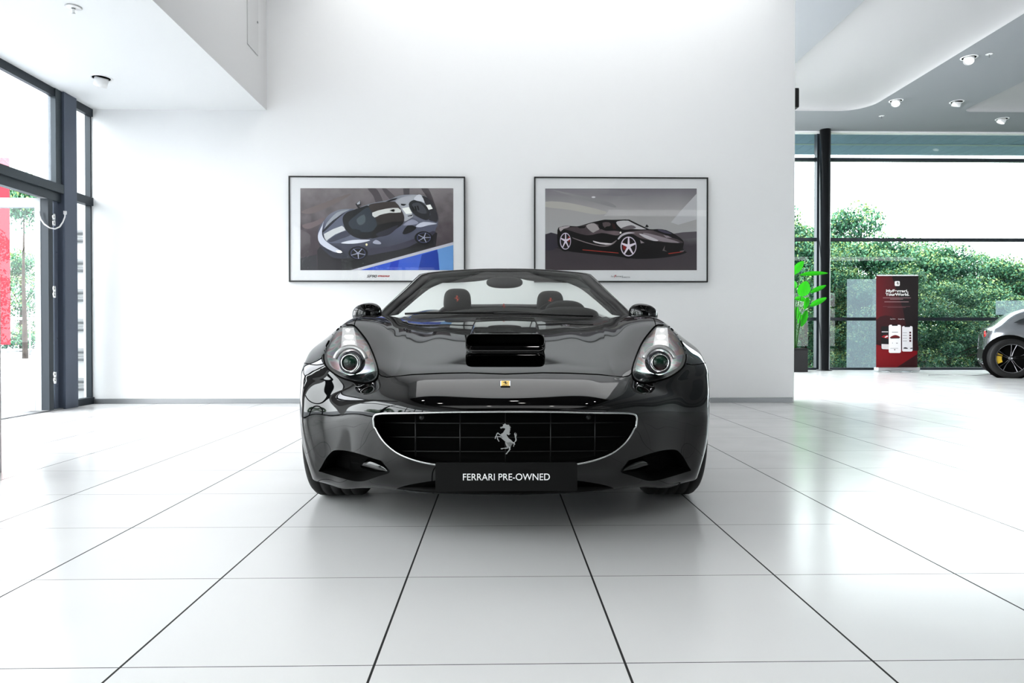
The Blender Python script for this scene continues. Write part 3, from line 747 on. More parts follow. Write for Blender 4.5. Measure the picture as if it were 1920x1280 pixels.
# ---- name plate
px = 266 / F * 2.56 / 2; pz = 54 / F * 2.56 / 2
pl = rrect(-px, -pz, px, pz, .008, 6); p0 = CP(2, 893, 2.565)
pt = empty('plate_holder'); pt.parent = CAR; pt.location = p0; pt.rotation_euler = (0, 0, 0)
def platefn(x, y, l): return (x, l - .007 + .35 * x * x * 0, y)
ob = extrude_polys('plate', [pl], mat('plate_black', (.006, .006, .006), .5, spec=.2), pt, .012, lambda x, y, l: (x, -.012 + l, y)); md = ob.modifiers.new('b', 'BEVEL'); md.width = .0025; md.segments = 2; md.limit_method = 'ANGLE'
textmesh('lettering', 'FERRARI PRE-OWNED', .0355, mat('plate_white', (.85, .85, .85), .5), pt, (0, -.0126, -.0015), fit=.3205, offset=.0002)
boxobj('bracket', (-.12, 0, -.03), (.12, .09, .03), M_black, pt)
# ---- yellow badge
v, u = onsurf([(0, 720)]); bp = Vector(S(v, u)[0]); bn = Vector(normal(v, u)[0]) * (-1 if _flip else 1); tl = math.atan2(bn.z, -bn.y)
bd = empty('bonnet_badge'); bd.parent = CAR; bd.location = bp + bn * .001; bd.rotation_euler = (-tl, 0, 0)
w = 18 / F * 2.63 / 2; hh = w * 1.32 * .95
extrude_polys('badge_frame', [rrect(-w, -hh, w, hh, .002, 3)], M_chrome, bd, .0025, lambda x, y, l: (x, -l, y))
extrude_polys('badge_field', [rrect(-w * .9, -hh * .92, w * .9, hh * .92, .0015, 3)], mat('badge_yellow', (.88, .55, .02), .35, coat=.5), bd, .0032, lambda x, y, l: (x, -l, y))
horse('badge_horse', hh * 1.15, mat('badge_black', (.01, .01, .01), .5), bd, (0, -.0032, hh * .14), .0006)
textmesh('badge_text', 'Ferrari', .0065, MATS['badge_black'], bd, (0, -.0036, -hh * .74))

# ---- headlamps
def lampmat():
    m = mat('lamp_reflector', (.7, .7, .7), .38, .9); nt = m.node_tree; b = nt.nodes['Principled BSDF']
    tc = nt.nodes.new('ShaderNodeTexCoord'); n = nt.nodes.new('ShaderNodeTexNoise'); n.inputs['Scale'].default_value = 9; n.inputs['Distortion'].default_value = 1.5; n.inputs['Detail'].default_value = 1
    r = nt.nodes.new('ShaderNodeValToRGB'); e = r.color_ramp.elements; e[0].position = .3; e[0].color = (.62, .60, .72, 1); e[1].position = .7; e[1].color = (.80, .66, .55, 1)
    for p, c in ((.42, (.55, .72, .66)), (.5, (.85, .84, .84)), (.58, (.74, .55, .60))):
        q = e.new(p); q.color = (*c, 1)
    nt.links.new(tc.outputs['Object'], n.inputs['Vector']); nt.links.new(n.outputs['Fac'], r.inputs['Fac']); nt.links.new(r.outputs['Color'], b.inputs['Base Color'])
    return m
M_refl = lampmat(); M_led = mat('led_on', (1, 1, 1), .5, emit=(1, 1, .98), es=9.0)
M_lens = glassmat('lamp_cover', (.93, .94, .94), .8)
M_projector = gradmat('projector_glass', [(0, (.04, .006, .008)), (.45, (.008, .012, .010)), (1, (.01, .04, .025))], 'Z', .64, .68, .05)
for mi in (False, True):
    s = -1 if mi else 1
    hl = empty('headlamp'); hl.parent = CAR
    sel = (cls == 3) & (left if mi else ~left)
    ls = piece('lamp_cover', sel, M_lens); ls.parent = hl
    def inner(P, N, s=s):
        o_, py = IM(P); o_ = np.abs(o_)
        # push back more in the middle of the lamp
        d = .028 + .035 * np.clip(1 - np.hypot((o_ - 285) / 52, (py - 668) / 55), 0, 1)
        Q = P.copy(); Q[:, 1] += d; return Q
    bk = piece('reflector', sel, M_refl, off=inner); bk.parent = hl
    oc = curve3(resample(LAMP, 4), 0.0012, True, mi)
    tubeobj('lamp_gap', [p for p in oc], .0034, M_seam, hl, 6, True)
    n = len(oc); pydata('lamp_rim', oc + [p + Vector((0, .045, 0)) + (sum(oc, Vector()) / n - p) * .22 for p in oc], [(i, (i + 1) % n, n + (i + 1) % n, n + i) for i in range(n)], mat('lamp_rim', (.12, .12, .12), .3, .6), hl, True)
    # projector
    c = CP(s * (CX - 657.5), 679.5, 2.905); ry = Vector((0, 1, 0))
    def ring3(name, prof, m, nn=40): return latheobj(name, prof, m, hl, nn, 'Y', tuple(c))
    ring3('projector_shroud', [(.05, .052), (.0, .048), (-.004, .0435), (.006, .038), (.03, .036)], mat('shroud', (.10, .10, .11), .25, .8))
    ring3('projector_ring', [(.0, .0375), (-.012, .0372), (-.016, .0345), (-.012, .0315), (.01, .031)], M_chrome)
    lathep = [(-.002, .0)] ; prof = [(-.004 - .012 * math.cos(t) , .0315 * math.sin(t)) for t in np.linspace(0, PI / 2, 8)]
    o = ring3('projector_lens', prof, M_projector)
    # upper brow ring (half ring above the projector)
    pts = [c + Vector((.066 * math.cos(t), -.002 + .012 * math.sin(t), .066 * math.sin(t))) for t in np.linspace(.25, PI - .25, 20)]
    tubeobj('reflector_brow', pts, .010, mat('brow_satin', (.5, .5, .5), .35, .8), hl, 8)
    # daylight strip: stacked lit cells, narrowing towards the top
    cells = [(653.2, 621.5, 5.0, 5.0), (655.3, 633, 9.2, 5.0), (655.6, 644, 10.6, 5.2)]
    for (x, y, rx, ry_) in cells:
        d0 = 3.185 - (y - 621) * .0062; a = CP(s * (CX - x), y, d0)
        q = rrect(-rx, -ry_, rx, ry_, min(rx, ry_) * .9, 4)
        extrude_polys('daylight_cell', [[(p[0] * d0 / F, p[1] * d0 / F) for p in q]], M_led, hl, .006, lambda x_, y_, l, a=a: (a.x + x_, a.y - l - y_ * .0, a.z + y_))
    # housing beside the cells
    q = [(643, 614), (664, 614), (671, 652), (640, 652)]
    vs = [CP(s * (CX - x), y, 3.215 - (y - 612) * .0058) for x, y in q]; pydata('daylight_housing', vs, [(0, 1, 2, 3)], mat('lamp_silver', (.6, .6, .6), .4, .6), hl)
    pl_ = bpy.data.lights.new('reflector_fill', 'POINT'); pl_.energy = .9; pl_.shadow_soft_size = .01; po = bpy.data.objects.new('reflector_fill', pl_); COL.objects.link(po); po.parent = hl; po.location = CP(s * (CX - 650), 650, 3.02)  # added point light that brightens the reflector bowl
    # dark inner corner cover and lower lip
    q = smoothpoly(O([(709, 693.5), (700, 694), (688, 699), (679, 707), (676, 713.5), (690, 715.5), (701, 711.5), (707, 705)]), 1)
    cv = curve3([(x * 1.0, y) for x, y in q], -.004, True, mi); pydata('corner_cover', cv, polytris([(p.x, p.z) for p in cv]), mat('smoked', (.02, .028, .03), .15, coat=.6), hl)
    q = smoothpoly(O([(709.0, 694), (708, 705), (702, 712.8), (689.6, 717), (672, 715.8), (648.6, 710), (631, 701.8), (616.5, 690.5), (611, 680)]), 3, False)
    cv = curve3(q, -.004, False, mi); cc = CP(s * (CX - 657.5), 679.5, 2.93); n = len(cv)
    up_ = [p.lerp(cc, .24 * math.sin(PI * (k + .6) / (n + .2))) + Vector((0, .03, 0)) for k, p in enumerate(cv)]; bk_ = [p + Vector((0, .05, .0)) for p in up_]
    pydata('lower_bezel', cv + up_ + bk_, [(k, k + 1, n + k + 1, n + k) for k in range(n - 1)] + [(n + k, n + k + 1, 2 * n + k + 1, 2 * n + k) for k in range(n - 1)], mat('bezel', (.02, .024, .026), .35), hl, True)

# ---- bonnet scoop: raised centre of the hood with a mouth
def hoodz(x, y):
    # height of the hood at (x, y)
    k = np.argmin((P0[..., 0] - x) ** 2 + (P0[..., 1] - y) ** 2 + (GV < 8) * 9); v, u = GV.flat[k], GU.flat[k]; return float(P0.reshape(-1, 3)[k][2])
def stadium(hw, z0, z1, r, n=8):
    """upper-half rounded outline from left foot over the top to the right foot"""
    pts = [(-hw - .012, z0 - .02), (-hw, z0)]
    for k in range(n + 1):
        t = PI - (PI / 2) * k / n; pts.append((-hw + r + r * math.cos(t), z1 - r + r * math.sin(t)))
    for k in range(1, 8): pts.append((-hw + r + (2 * hw - 2 * r) * k / 8, z1 + .004 * math.sin(PI * k / 8)))
    for k in range(n + 1):
        t = PI / 2 - (PI / 2) * k / n; pts.append((hw - r + r * math.cos(t), z1 - r + r * math.sin(t)))
    return pts + [(hw, z0), (hw + .012, z0 - .02)]
def ytop(py, y): return H + (627 - py) / F * y
secs = [(3.225, .163, ytop(625.0, 3.225), .030), (3.25, .170, ytop(624.0, 3.25), .030), (3.38, .170, ytop(616.5, 3.3), .024), (3.6, .173, ytop(607.5, 3.6), .018), (3.9, .176, ytop(601, 3.9), .012), (4.1, .178, ytop(598, 4.1), .008), (4.27, .18, ytop(596, 4.27), .006)]
vs = []; L = 0
for y, hw, z1, r in secs:
    z0 = hoodz(hw, y); pr = stadium(hw, min(z0, z1 - r - .001), z1, r); L = len(pr)
    vs += [(x, y, z) for x, z in pr]
fs = [(k * L + q, k * L + q + 1, (k + 1) * L + q + 1, (k + 1) * L + q) for k in range(len(secs) - 1) for q in range(L - 1)]
sc_o = pydata('hood_scoop', vs, fs, M_paint, CAR, True)
# mouth ring: outer outline -> inner outline
def oval(hw, za, zb, r, n=8):
    out = []
    for cx, cz, a in ((hw - r, zb - r, 0), (-hw + r, zb - r, PI / 2), (-hw + r, za + r, PI), (hw - r, za + r, 3 * PI / 2)):
        for k in range(n + 1): out.append((cx + r * math.cos(a + PI / 2 * k / n), cz + r * math.sin(a + PI / 2 * k / n)))
    return out
def zz(py, y): return H + (627 - py) / F * y
rings = []
for (hw, pa_, pb_, r, y0, lean) in ((.163, 668, 624.6, .030, 3.225, 0), (.181, 667, 625.2, .036, 3.20, -.03), (.182, 664, 625.8, .034, 3.185, -.03), (.181, 655, 626.5, .028, 3.182, -.02), (.176, 647, 628, .022, 3.188, -.006), (.171, 643.5, 628, .0195, 3.20, 0), (.167, 642.7, 627.5, .018, 3.215, 0), (.164, 642.2, 628, .018, 3.29, 0)):
    pr = oval(hw, zz(pa_, y0), zz(pb_, y0), min(r, (zz(pb_, y0) - zz(pa_, y0)) / 2 - .0005))
    zlo, zhi = zz(pa_, y0), zz(pb_, y0)
    rings.append([(x, y0 + lean * (zhi - z) / (zhi - zlo) - .0, z) for x, z in pr])
L = len(rings[0]); vs = [p for r in rings for p in r]; fs = [(k * L + q, k * L + (q + 1) % L, (k + 1) * L + (q + 1) % L, (k + 1) * L + q) for k in range(len(rings) - 1) for q in range(L)]
pydata('scoop_lip', vs, fs, M_paint, sc_o, True)
pydata('scoop_mouth', rings[-1], [tuple(range(L))], M_black, sc_o)

# ---- cowl, wipers
cw = [(-203,597,4.13),(-174,602,4.12),(-120,600,4.18),(-60,598,4.23),(0,597,4.26),(60,598,4.23),(120,600,4.18),(174,602,4.12),(203,597,4.13)]
vs = []
for o_, py, y in smoothpoly(cw, 4, False):
    p = CP(o_, py, y); vs += [p + Vector((0, -.03, -.03)), p + Vector((0, .0, -.004)), p + Vector((0, .07, -.002)), p + Vector((0, .30, .02))]
fs = [(4 * k + q, 4 * k + q + 1, 4 * k + q + 5, 4 * k + q + 4) for k in range(len(vs) // 4 - 1) for q in range(3)]
pydata('cowl', vs, fs, mat('cowl_black', (.012, .012, .012), .35), CAR, True)

# ---- windscreen
OUT = [(-246.5,597,4.30),(-228,578,4.40),(-210.5,567.5-6,4.47),(-188.5,541,4.62),(-167,519.5,4.76),(-156,512.5,4.84),(-125,508.5,4.86),(-80,505,4.84),(-40,503.3,4.82),(0,503,4.81)]
OUT = OUT + [(-o_, p, y) for o_, p, y in OUT[-2::-1]]
INN = [(-204,589,4.30),(-190,577,4.37),(-168,558,4.47),(-146,541,4.59),(-128,532,4.70),(-112,527,4.77),(-80,525,4.77),(-55,522.5,4.76),(-30,521,4.75),(0,521,4.74)]
INN = INN + [(-o_, p, y) for o_, p, y in INN[-2::-1]]
OUTs = smoothpoly(OUT, 4, False); INNs = smoothpoly(INN, 4, False)
def band(name, f0, f1, m, y0=0, y1=0, th=.03, bulge=.0):
    vs = []; n = len(OUTs)
    for a, b in zip(OUTs, INNs):
        A = CP(*a); B = CP(*b); p = A.lerp(B, f0) + Vector((0, y0, 0)); q = A.lerp(B, f1) + Vector((0, y1, 0)); mid = (p + q) / 2 + Vector((0, -bulge, bulge * .3))
        vs += [p + Vector((0, th, 0)), p, mid, q, q + Vector((0, th, 0))]
    fs = [(5 * k + c_, 5 * k + c_ + 1, 5 * k + c_ + 6, 5 * k + c_ + 5) for k in range(n - 1) for c_ in range(4)] + [(5 * k + 4, 5 * k, 5 * k + 5, 5 * k + 9) for k in range(n - 1)]
    return pydata(name, vs, fs, m, CAR, True)
band('windscreen_seal', 0, .13, M_paint, .012, .0, .05, .004)
band('windscreen_frame', .13, .62, mat('pillar_black', (.022, .022, .022), .5), 0, .01, .05, .008)
band('windscreen_lining', .60, 1.0, mat('lining_grey', (.035, .035, .035), .6), .012, .03, .05, .004)
tubeobj('windscreen_trim', [CP(*a).lerp(CP(*b), .10) + Vector((0, -.008, 0)) for a, b in zip(OUTs[:22], INNs[:22])], .0025, M_satin, CAR, 6)
# glass: from the header line down to the cowl, bulging forward
top = [CP(o_, py, y).lerp(CP(*b), .35) for (o_, py, y), b in zip(OUTs, INNs)]
gl = []
for k in range(21):
    t = -1 + 2 * k / 20; xt = t * .58; a = Vector((xt, 4.81 + .045 * t * t * 1.0, 1.235 - .035 * t * t)); b = Vector((t * .80, 4.27 + .06 * t * t - .02, .885 - .0 * t * t))
    for q in range(9):
        s_ = q / 8; p = a.lerp(b, s_); p.y -= .03 * math.sin(PI * s_); p.x += .03 * t * math.sin(PI * s_); gl.append(p)
fs = [(9 * k + q, 9 * k + q + 1, 9 * k + q + 10, 9 * k + q + 9) for k in range(20) for q in range(8)]
pydata('windscreen', gl, fs, glassmat('windscreen_glass', (.90, .94, .91), .45), CAR, True)
# wipers
M_wip = mat('wiper', (.006, .006, .006), .5)
tubeobj('wiper', [CP(-188, 588, 4.22), CP(-150, 586.5, 4.22), CP(-60, 586, 4.24), CP(10, 586, 4.26)], .006, M_wip, CAR)
tubeobj('wiper', [CP(-22, 587, 4.25), CP(40, 587.5, 4.24), CP(100, 590, 4.22), CP(165, 592.5, 4.2)], .006, M_wip, CAR)
# dashboard and binnacle
def sheet(name, top, m, y0, y1, drop=.25, parent=CAR):
    vs = []
    for o_, py in top:
        p = CP(o_, py, y0); q = CP(o_, py, y0); vs += [Vector((p.x, y0 - .06, p.z - .03)), p, Vector((p.x, y1, p.z - .0)), Vector((p.x, y1 + .03, p.z - drop))]
    fs = [(4 * k + q, 4 * k + q + 1, 4 * k + q + 5, 4 * k + q + 4) for k in range(len(top) - 1) for q in range(3)]
    return pydata(name, vs, fs, m, parent, True)
dash = sheet('dashboard', smoothpoly([(-175, 590), (-130, 587.5), (-95, 582.5), (-50, 577.5), (-5, 574.5), (40, 577), (70, 580.5), (120, 586), (175, 590)], 4, False), mat('dash_grey', (.012, .012, .012), .6), 4.62, 4.85)
boxobj('centre_vent', (-.17, 4.60, .83), (.17, 4.64, .945), M_black, dash, .01)
horse('dash_emblem', 10 / F * 4.6, M_red, dash, CP(-3, 574, 4.58), .003)
def blob(name, c, rx, ry, rz, m, parent, e=2.6, nz=18, nt=32, zmin=-1):
    bm = bmesh.new(); vs = []
    sg = lambda v, p: math.copysign(abs(v) ** p, v)
    for i in range(nz + 1):
        f = -PI / 2 + PI * i / nz; row = []
        for k in range(nt):
            t = 2 * PI * k / nt; x = sg(math.cos(f), 2 / e) * sg(math.cos(t), 2 / e); y = sg(math.cos(f), 2 / e) * sg(math.sin(t), 2 / e); z = max(zmin, sg(math.sin(f), 2 / e))
            row.append(bm.verts.new((c[0] + rx * x, c[1] + ry * y, c[2] + rz * z)))
        vs.append(row)
    for i in range(nz):
        for k in range(nt): bm.faces.new((vs[i][k], vs[i][(k + 1) % nt], vs[i + 1][(k + 1) % nt], vs[i + 1][k]))
    bmesh.ops.remove_doubles(bm, verts=bm.verts, dist=1e-6)
    return frombm(name, bm, m, parent, True)
p = CP(112, 583, 4.68); blob('instrument_binnacle', p, .135, .10, .072, M_leather, dash, 2.3)
p = CP(118, 590, 4.60); blob('instrument_cover', p, .20, .14, .055, M_leather, dash, 2.2)
# steering wheel
bm = bmesh.new(); cpos = Vector((.38, 4.93, .86)); pts = [cpos + Vector((.17 * math.cos(t), .06 * math.sin(t), .16 * math.sin(t))) for t in np.linspace(0, 2 * PI, 33)[:-1]]
tube(bm, pts, .014, 8, True); box(bm, (.38 - .16, 4.92, .85), (.38 + .16, 4.94, .87)); frombm('steering_wheel', bm, M_leather, CAR, True)
# seats
def superpad(name, c, rx, ry, rz, m, parent, e=3.4, taper=.0, emb=None):
    o = blob(name, (0, 0, 0), rx, ry, rz, m, parent, e, 20, 40)
    for v in o.data.vertices: v.co.x *= 1 + taper * (-v.co.z / rz); 
    o.location = c; return o
for s, pc_, py0, py1, w_, yy in ((-1, 857.7, 541, 585.5, 51, 5.55), (1, 1031.5, 545, 590, 50, 5.62)):
    st = empty('seat'); st.parent = CAR; st.location = ((pc_ - CX) / F * yy, yy, 0)
    zt = ytop(py0, yy); zb = ytop(py1, yy)
    hr = superpad('headrest', (0, 0, (zt + zb) / 2), w_ / F * yy / 2, .055, (zt - zb) / 2, M_leather, st, 3.2, .07)
    horse('headrest_emblem', 12.5 / F * yy, M_red, hr, (.0, -.0545, .012), .002)
    superpad('backrest', (0, .06, .68), .25, .09, .30, M_leather, st, 3.2, -.04)
    superpad('seat_cushion', (0, -.30, .36), .25, .28, .09, M_leather, st, 3.2)
    boxobj('headrest_post', (-.06, .0, zb - .06), (.06, .02, zb + .03), M_satin, st, .004)
# interior mirror
mr = blob('interior_mirror', CP(-1.5, 529.5, 4.78), .125, .035, .040, mat('mirror_black', (.02, .02, .02), .5), CAR, 2.5)
bm = bmesh.new(); A = [CP(x, 504.5, 4.81) for x in (-30, 26)]; B = [CP(x, 523, 4.755) for x in (-13, 11)]
vs = [bm.verts.new(p) for p in (A[0], A[1], B[1], B[0])] + [bm.verts.new(p + Vector((0, .06, 0))) for p in (A[0], A[1], B[1], B[0])]
for f_ in ((0, 1, 2, 3), (7, 6, 5, 4), (0, 4, 5, 1), (1, 5, 6, 2), (2, 6, 7, 3), (3, 7, 4, 0)): bm.faces.new([vs[i] for i in f_])
frombm('mirror_console', bm, mat('lining_dark', (.022, .022, .022), .55), CAR, False, .004)
# sun visors
for s in (-1, 1):
    pts = [(s * 20, 511), (s * 60, 512), (s * 118, 516), (s * 124, 526), (s * 112, 530), (s * 60, 527.5), (s * 33, 523.5), (s * 22, 516)]
    vs = [CP(a, b, 4.86) for a, b in smoothpoly(pts, 3)]; n = len(vs)
    o = pydata('sun_visor', vs, polytris([(p.x, p.z) for p in vs]), MATS['lining_grey'], CAR)
    o.modifiers.new('s', 'SOLIDIFY').thickness = .015

# ---- exterior mirrors
for s in (-1, 1):
    w0, w1 = (660.5, 714) ; c = CP(s * (CX - 687.2), 588 + (0 if s < 0 else 1), 4.28)
    me_ = blob('door_mirror', (0, 0, 0), .090, .055, .064, M_paint, CAR, 2.35); me_.location = c
    for v in me_.data.vertices:
        t = v.co.x * s / .09; v.co.z *= 1 - .10 * t; v.co.z += -.006 * t; v.co.y += .03 * t * t
    blob('mirror_glass', (0, .045, 0), .078, .012, .042, M_chrome, me_, 2.4)
    bm = bmesh.new(); tube(bm, [(0 - s * .03, .0, -.03), (-s * .06, .02, -.075), (-s * .11, .03, -.10)], .022, 10, radii=[.02, .018, .024]); frombm('mirror_stalk', bm, M_paint, me_, True)
    tubeobj('mirror_seam', [(s * x, -.0535 + .02 * abs(x) * 3, z) for x, z in ((-.022, .05), (-.005, .03), (.012, .0), (.026, -.035))], .0015, M_seam, me_, 5)

# ---- rear body (doors, haunches, tail): sections from the front arch to the tail
def rearsec(y, wi, zi, ws, zs_, wm, zm, wl, zl_, zt):
    return [(wi, zi - .12), (wi, zi), (ws, zs_), (wm, zm + .04), (wm, zm), (wm * .995, (zm + zt) / 2), (wl, zl_ + .05), (wl, zl_), (wl - .12, zl_ - .02), (0, zl_ - .02)]
stn = [(3.86, .66, .872, .80, .880, .915, .78, .905, .20, .5), (4.15, .70, .888, .80, .893, .90, .80, .89, .17, .5), (4.6, .69, .90, .79, .905, .885, .78, .89, .16, .5), (5.2, .68, .925, .79, .93, .90, .80, .90, .16, .5), (5.55, .66, .965, .79, .96, .925, .82, .91, .17, .5),
       (5.85, .62, 1.01, .77, .99, .945, .82, .93, .42, .55), (6.12, .55, 1.03, .75, 1.00, .950, .82, .94, .72, .76), (6.40, .50, 1.03, .73, 1.00, .945, .82, .93, .42, .6), (6.7, .46, 1.01, .70, .98, .90, .80, .88, .25, .5), (6.95, .42, .98, .64, .95, .82, .78, .78, .26, .5), (7.05, .35, .93, .55, .90, .72, .76, .70, .30, .5)]
for s in (-1, 1):
    vs = []; L = 10
    for a in stn: vs += [(s * x, a[0], z) for x, z in rearsec(*a)]
    fs = [(k * L + q, k * L + q + 1, (k + 1) * L + q + 1, (k + 1) * L + q) for k in range(len(stn) - 1) for q in range(L - 1)]
    o = pydata('body_side', vs, fs, M_paint, CAR, True); md = o.modifiers.new('s', 'SUBSURF'); md.levels = md.render_levels = 2
    bm = bmesh.new(); pts = [(s * x, y, z) for x, y, z in ((.893, 4.14, .86), (.905, 4.16, .6), (.91, 4.18, .25), (.905, 5.2, .22), (.915, 5.3, .6), (.90, 5.32, .90))]; tube(bm, smoothpoly(pts, 4, False), .002, 5); frombm('door_gap', bm, M_seam, o, True)
# rear deck with headrest fairings, closes the tail
top = smoothpoly([(-.62, .93), (-.55, 1.02), (-.44, 1.048), (-.2, 1.05), (0, 1.052), (.2, 1.05), (.44, 1.048), (.55, 1.02), (.62, .93)], 4, False)
vs = []; ysec = [(5.98, -.02, 1.), (6.02, .0, 1.), (6.4, -.005, .97), (6.8, -.03, .85), (7.02, -.09, .7), (7.06, -.3, .68), (7.02, -.62, .68)]
for y, dz, sc_ in ysec: vs += [(x * sc_, y, z + dz) for x, z in top]
L = len(top); fs = [(k * L + q, k * L + q + 1, (k + 1) * L + q + 1, (k + 1) * L + q) for k in range(len(ysec) - 1) for q in range(L - 1)]
pydata('rear_deck', vs, fs, M_blackplastic, CAR, True)
pydata('rear_bulkhead', [(-.62, 6.0, .3), (.62, 6.0, .3), (.62, 6.0, .94), (-.62, 6.0, .94)], [(0, 1, 2, 3)], M_leather, CAR)
boxobj('underbody', (-.80, 3.0, .17), (.80, 6.9, .21), M_black, CAR)
boxobj('wheel_well_liner', (-.88, 3.88, .2), (.88, 3.92, .76), M_black, CAR)
boxobj('inner_structure', (-.66, 2.95, .2), (.66, 3.9, .55), M_black, CAR)
# tail lamps, exhausts
for s in (-1, 1):
    latheobj('tail_lamp', [(0, .075), (.02, .07), (.03, .04), (.03, 0)], mat('tail_red', (.5, .01, .01), .15, coat=1), CAR, 32, 'Y', (s * .60, 7.04, .83))
    for dz in (0, .09): latheobj('exhaust', [(-.1, .035), (.03, .035), (.03, .03), (-.1, .03)], M_chrome, CAR, 24, 'Y', (s * .48, 7.03, .30 + dz))
# ---- wheels
def wheel(name, x, y, s, R=.343, Wd=.25, parent=CAR, rimc=None, caliper=(.5, .4, .02), spin=0):
    e = empty(name); e.parent = parent; e.location = (x, y, R); rr = R * .74
    prof = [(-Wd * .42, rr * .96), (-Wd * .47, rr), (-Wd * .5, R * .86), (-Wd * .48, R * .95), (-Wd * .43, R * .985), (-Wd * .38, R)]
    gro = []
    for g in (-.26, -.09, .09, .26):
        gro += [(Wd * (g - .02), R), (Wd * (g - .018), R - .007), (Wd * (g + .018), R - .007), (Wd * (g + .02), R)]
    prof = prof + gro + [(-a, r) for a, r in prof[::-1]]
    latheobj('tyre', prof, M_rubber, e, 72, 'X')
    # shallow cross grooves in the tread
    bm = bmesh.new()
    for k in range(60):
        t = 2 * PI * k / 60
        for sx in (-1, 1):
            m_ = Matrix.Rotation(t, 4, 'X'); vv = []
            for (a, r) in ((.33, .0005), (.47, -.012)):
                for d in (-.003, .003): vv.append(bm.verts.new(m_ @ Vector((sx * Wd * a, d + a * .05, R + r + .001))))
            bm.faces.new((vv[0], vv[1], vv[3], vv[2]))
    bm.free()
    mr_ = rimc or mat('rim_silver', (.45, .45, .46), .25, .9)
    rm = latheobj('rim', [(s * Wd * .44, rr), (s * Wd * .46, rr * .985), (s * Wd * .40, rr * .94), (s * Wd * .1, rr * .90), (-s * Wd * .42, rr * .93)], mr_, e, 64, 'X')
    latheobj('brake_disc', [(s * .0, rr * .80), (s * .02, rr * .80), (s * .02, rr * .3)], M_satin, e, 48, 'X')
    bm = bmesh.new()
    for k in range(5):
        for dd in (-.13, .13):
            t = 2 * PI * k / 5 + PI / 2 + spin
            A = []
            for (r, tw, wd) in ((rr * .16, dd * .9, .018), (rr * .5, dd * 1.0, .014), (rr * .95, dd * 1.3, .017)):
                ang = t + tw * (1 if r > rr * .2 else 2.0); c = Vector((0, r * math.cos(ang), r * math.sin(ang))); tn = Vector((0, -math.sin(ang), math.cos(ang)))
                xo = s * (Wd * .26 + (.06 * (r / rr) ** 2) - .0)
                A.append([bm.verts.new(c + tn * wd * .5 + Vector((xo, 0, 0))), bm.verts.new(c + Vector((xo + s * .008, 0, 0))), bm.verts.new(c - tn * wd * .5 + Vector((xo, 0, 0))), bm.verts.new(c - tn * wd * .5 + Vector((xo - s * .03, 0, 0))), bm.verts.new(c + tn * wd * .5 + Vector((xo - s * .03, 0, 0)))])
            for q in range(2):
                for w_ in range(5): bm.faces.new((A[q][w_], A[q][(w_ + 1) % 5], A[q + 1][(w_ + 1) % 5], A[q + 1][w_]))
    frombm('spokes', bm, mr_, rm, False)
    latheobj('hub_cap', [(s * Wd * .2, .045), (s * Wd * .27, .042), (s * Wd * .29, .02), (s * Wd * .29, 0)], mr_, rm, 32, 'X')
    bm = bmesh.new(); m_ = []
    for t in np.linspace(-.45, .45, 7):
        for r in (rr * .55, rr * .86): m_.append((r, t + (0 if s else 0)))
    vv = [[bm.verts.new((s * xx, r * math.cos(t), r * math.sin(t))) for r, t in m_] for xx in (.01, .07)]
    for k in range(6):
        for q in range(2): bm.faces.new((vv[q][2 * k], vv[q][2 * k + 1], vv[q][2 * k + 3], vv[q][2 * k + 2]))
        bm.faces.new((vv[0][2 * k], vv[0][2 * k + 2], vv[1][2 * k + 2], vv[1][2 * k])); bm.faces.new((vv[0][2 * k + 1], vv[0][2 * k + 3], vv[1][2 * k + 3], vv[1][2 * k + 1]))
    bm.faces.new((vv[0][0], vv[0][1], vv[1][1], vv[1][0])); bm.faces.new((vv[0][-2], vv[0][-1], vv[1][-1], vv[1][-2]))
    frombm('brake_caliper', bm, mat('caliper_yellow', (.75, .5, .02), .4), e)
    return e
for x, y, s in ((-.795, 3.45, -1), (.795, 3.45, 1), (-.80, 6.12, -1), (.80, 6.12, 1)): wheel('wheel', x, y, s)
# ------------------------------------------------------------------ framed pictures on the wall
def lin(c):
    return tuple((v / 255 / 12.92 if v / 255 < .04045 else ((v / 255 + .055) / 1.055) ** 2.4) * 1.22 for v in c)
def ell(cx, cy, rx, ry, n=28, rot=0):
    return [(cx + rx * math.cos(2 * PI * k / n) * math.cos(rot) - ry * math.sin(2 * PI * k / n) * math.sin(rot), cy + rx * math.cos(2 * PI * k / n) * math.sin(rot) + ry * math.sin(2 * PI * k / n) * math.cos(rot)) for k in range(n)]
def star(cx, cy, rx, ry, col, w=.13, n=5, ph=-PI / 2):
    out = []
    for k in range(n):
        t = ph + 2 * PI * k / n; a, b = math.cos(t), math.sin(t)
        out.append((col, [(cx - b * rx * w, cy + a * ry * w), (cx + b * rx * w, cy - a * ry * w), (cx + a * rx + b * rx * w * .55, cy + b * ry - a * ry * w * .55), (cx + a * rx - b * rx * w * .55, cy + b * ry + a * ry * w * .55)], 0))
    return out
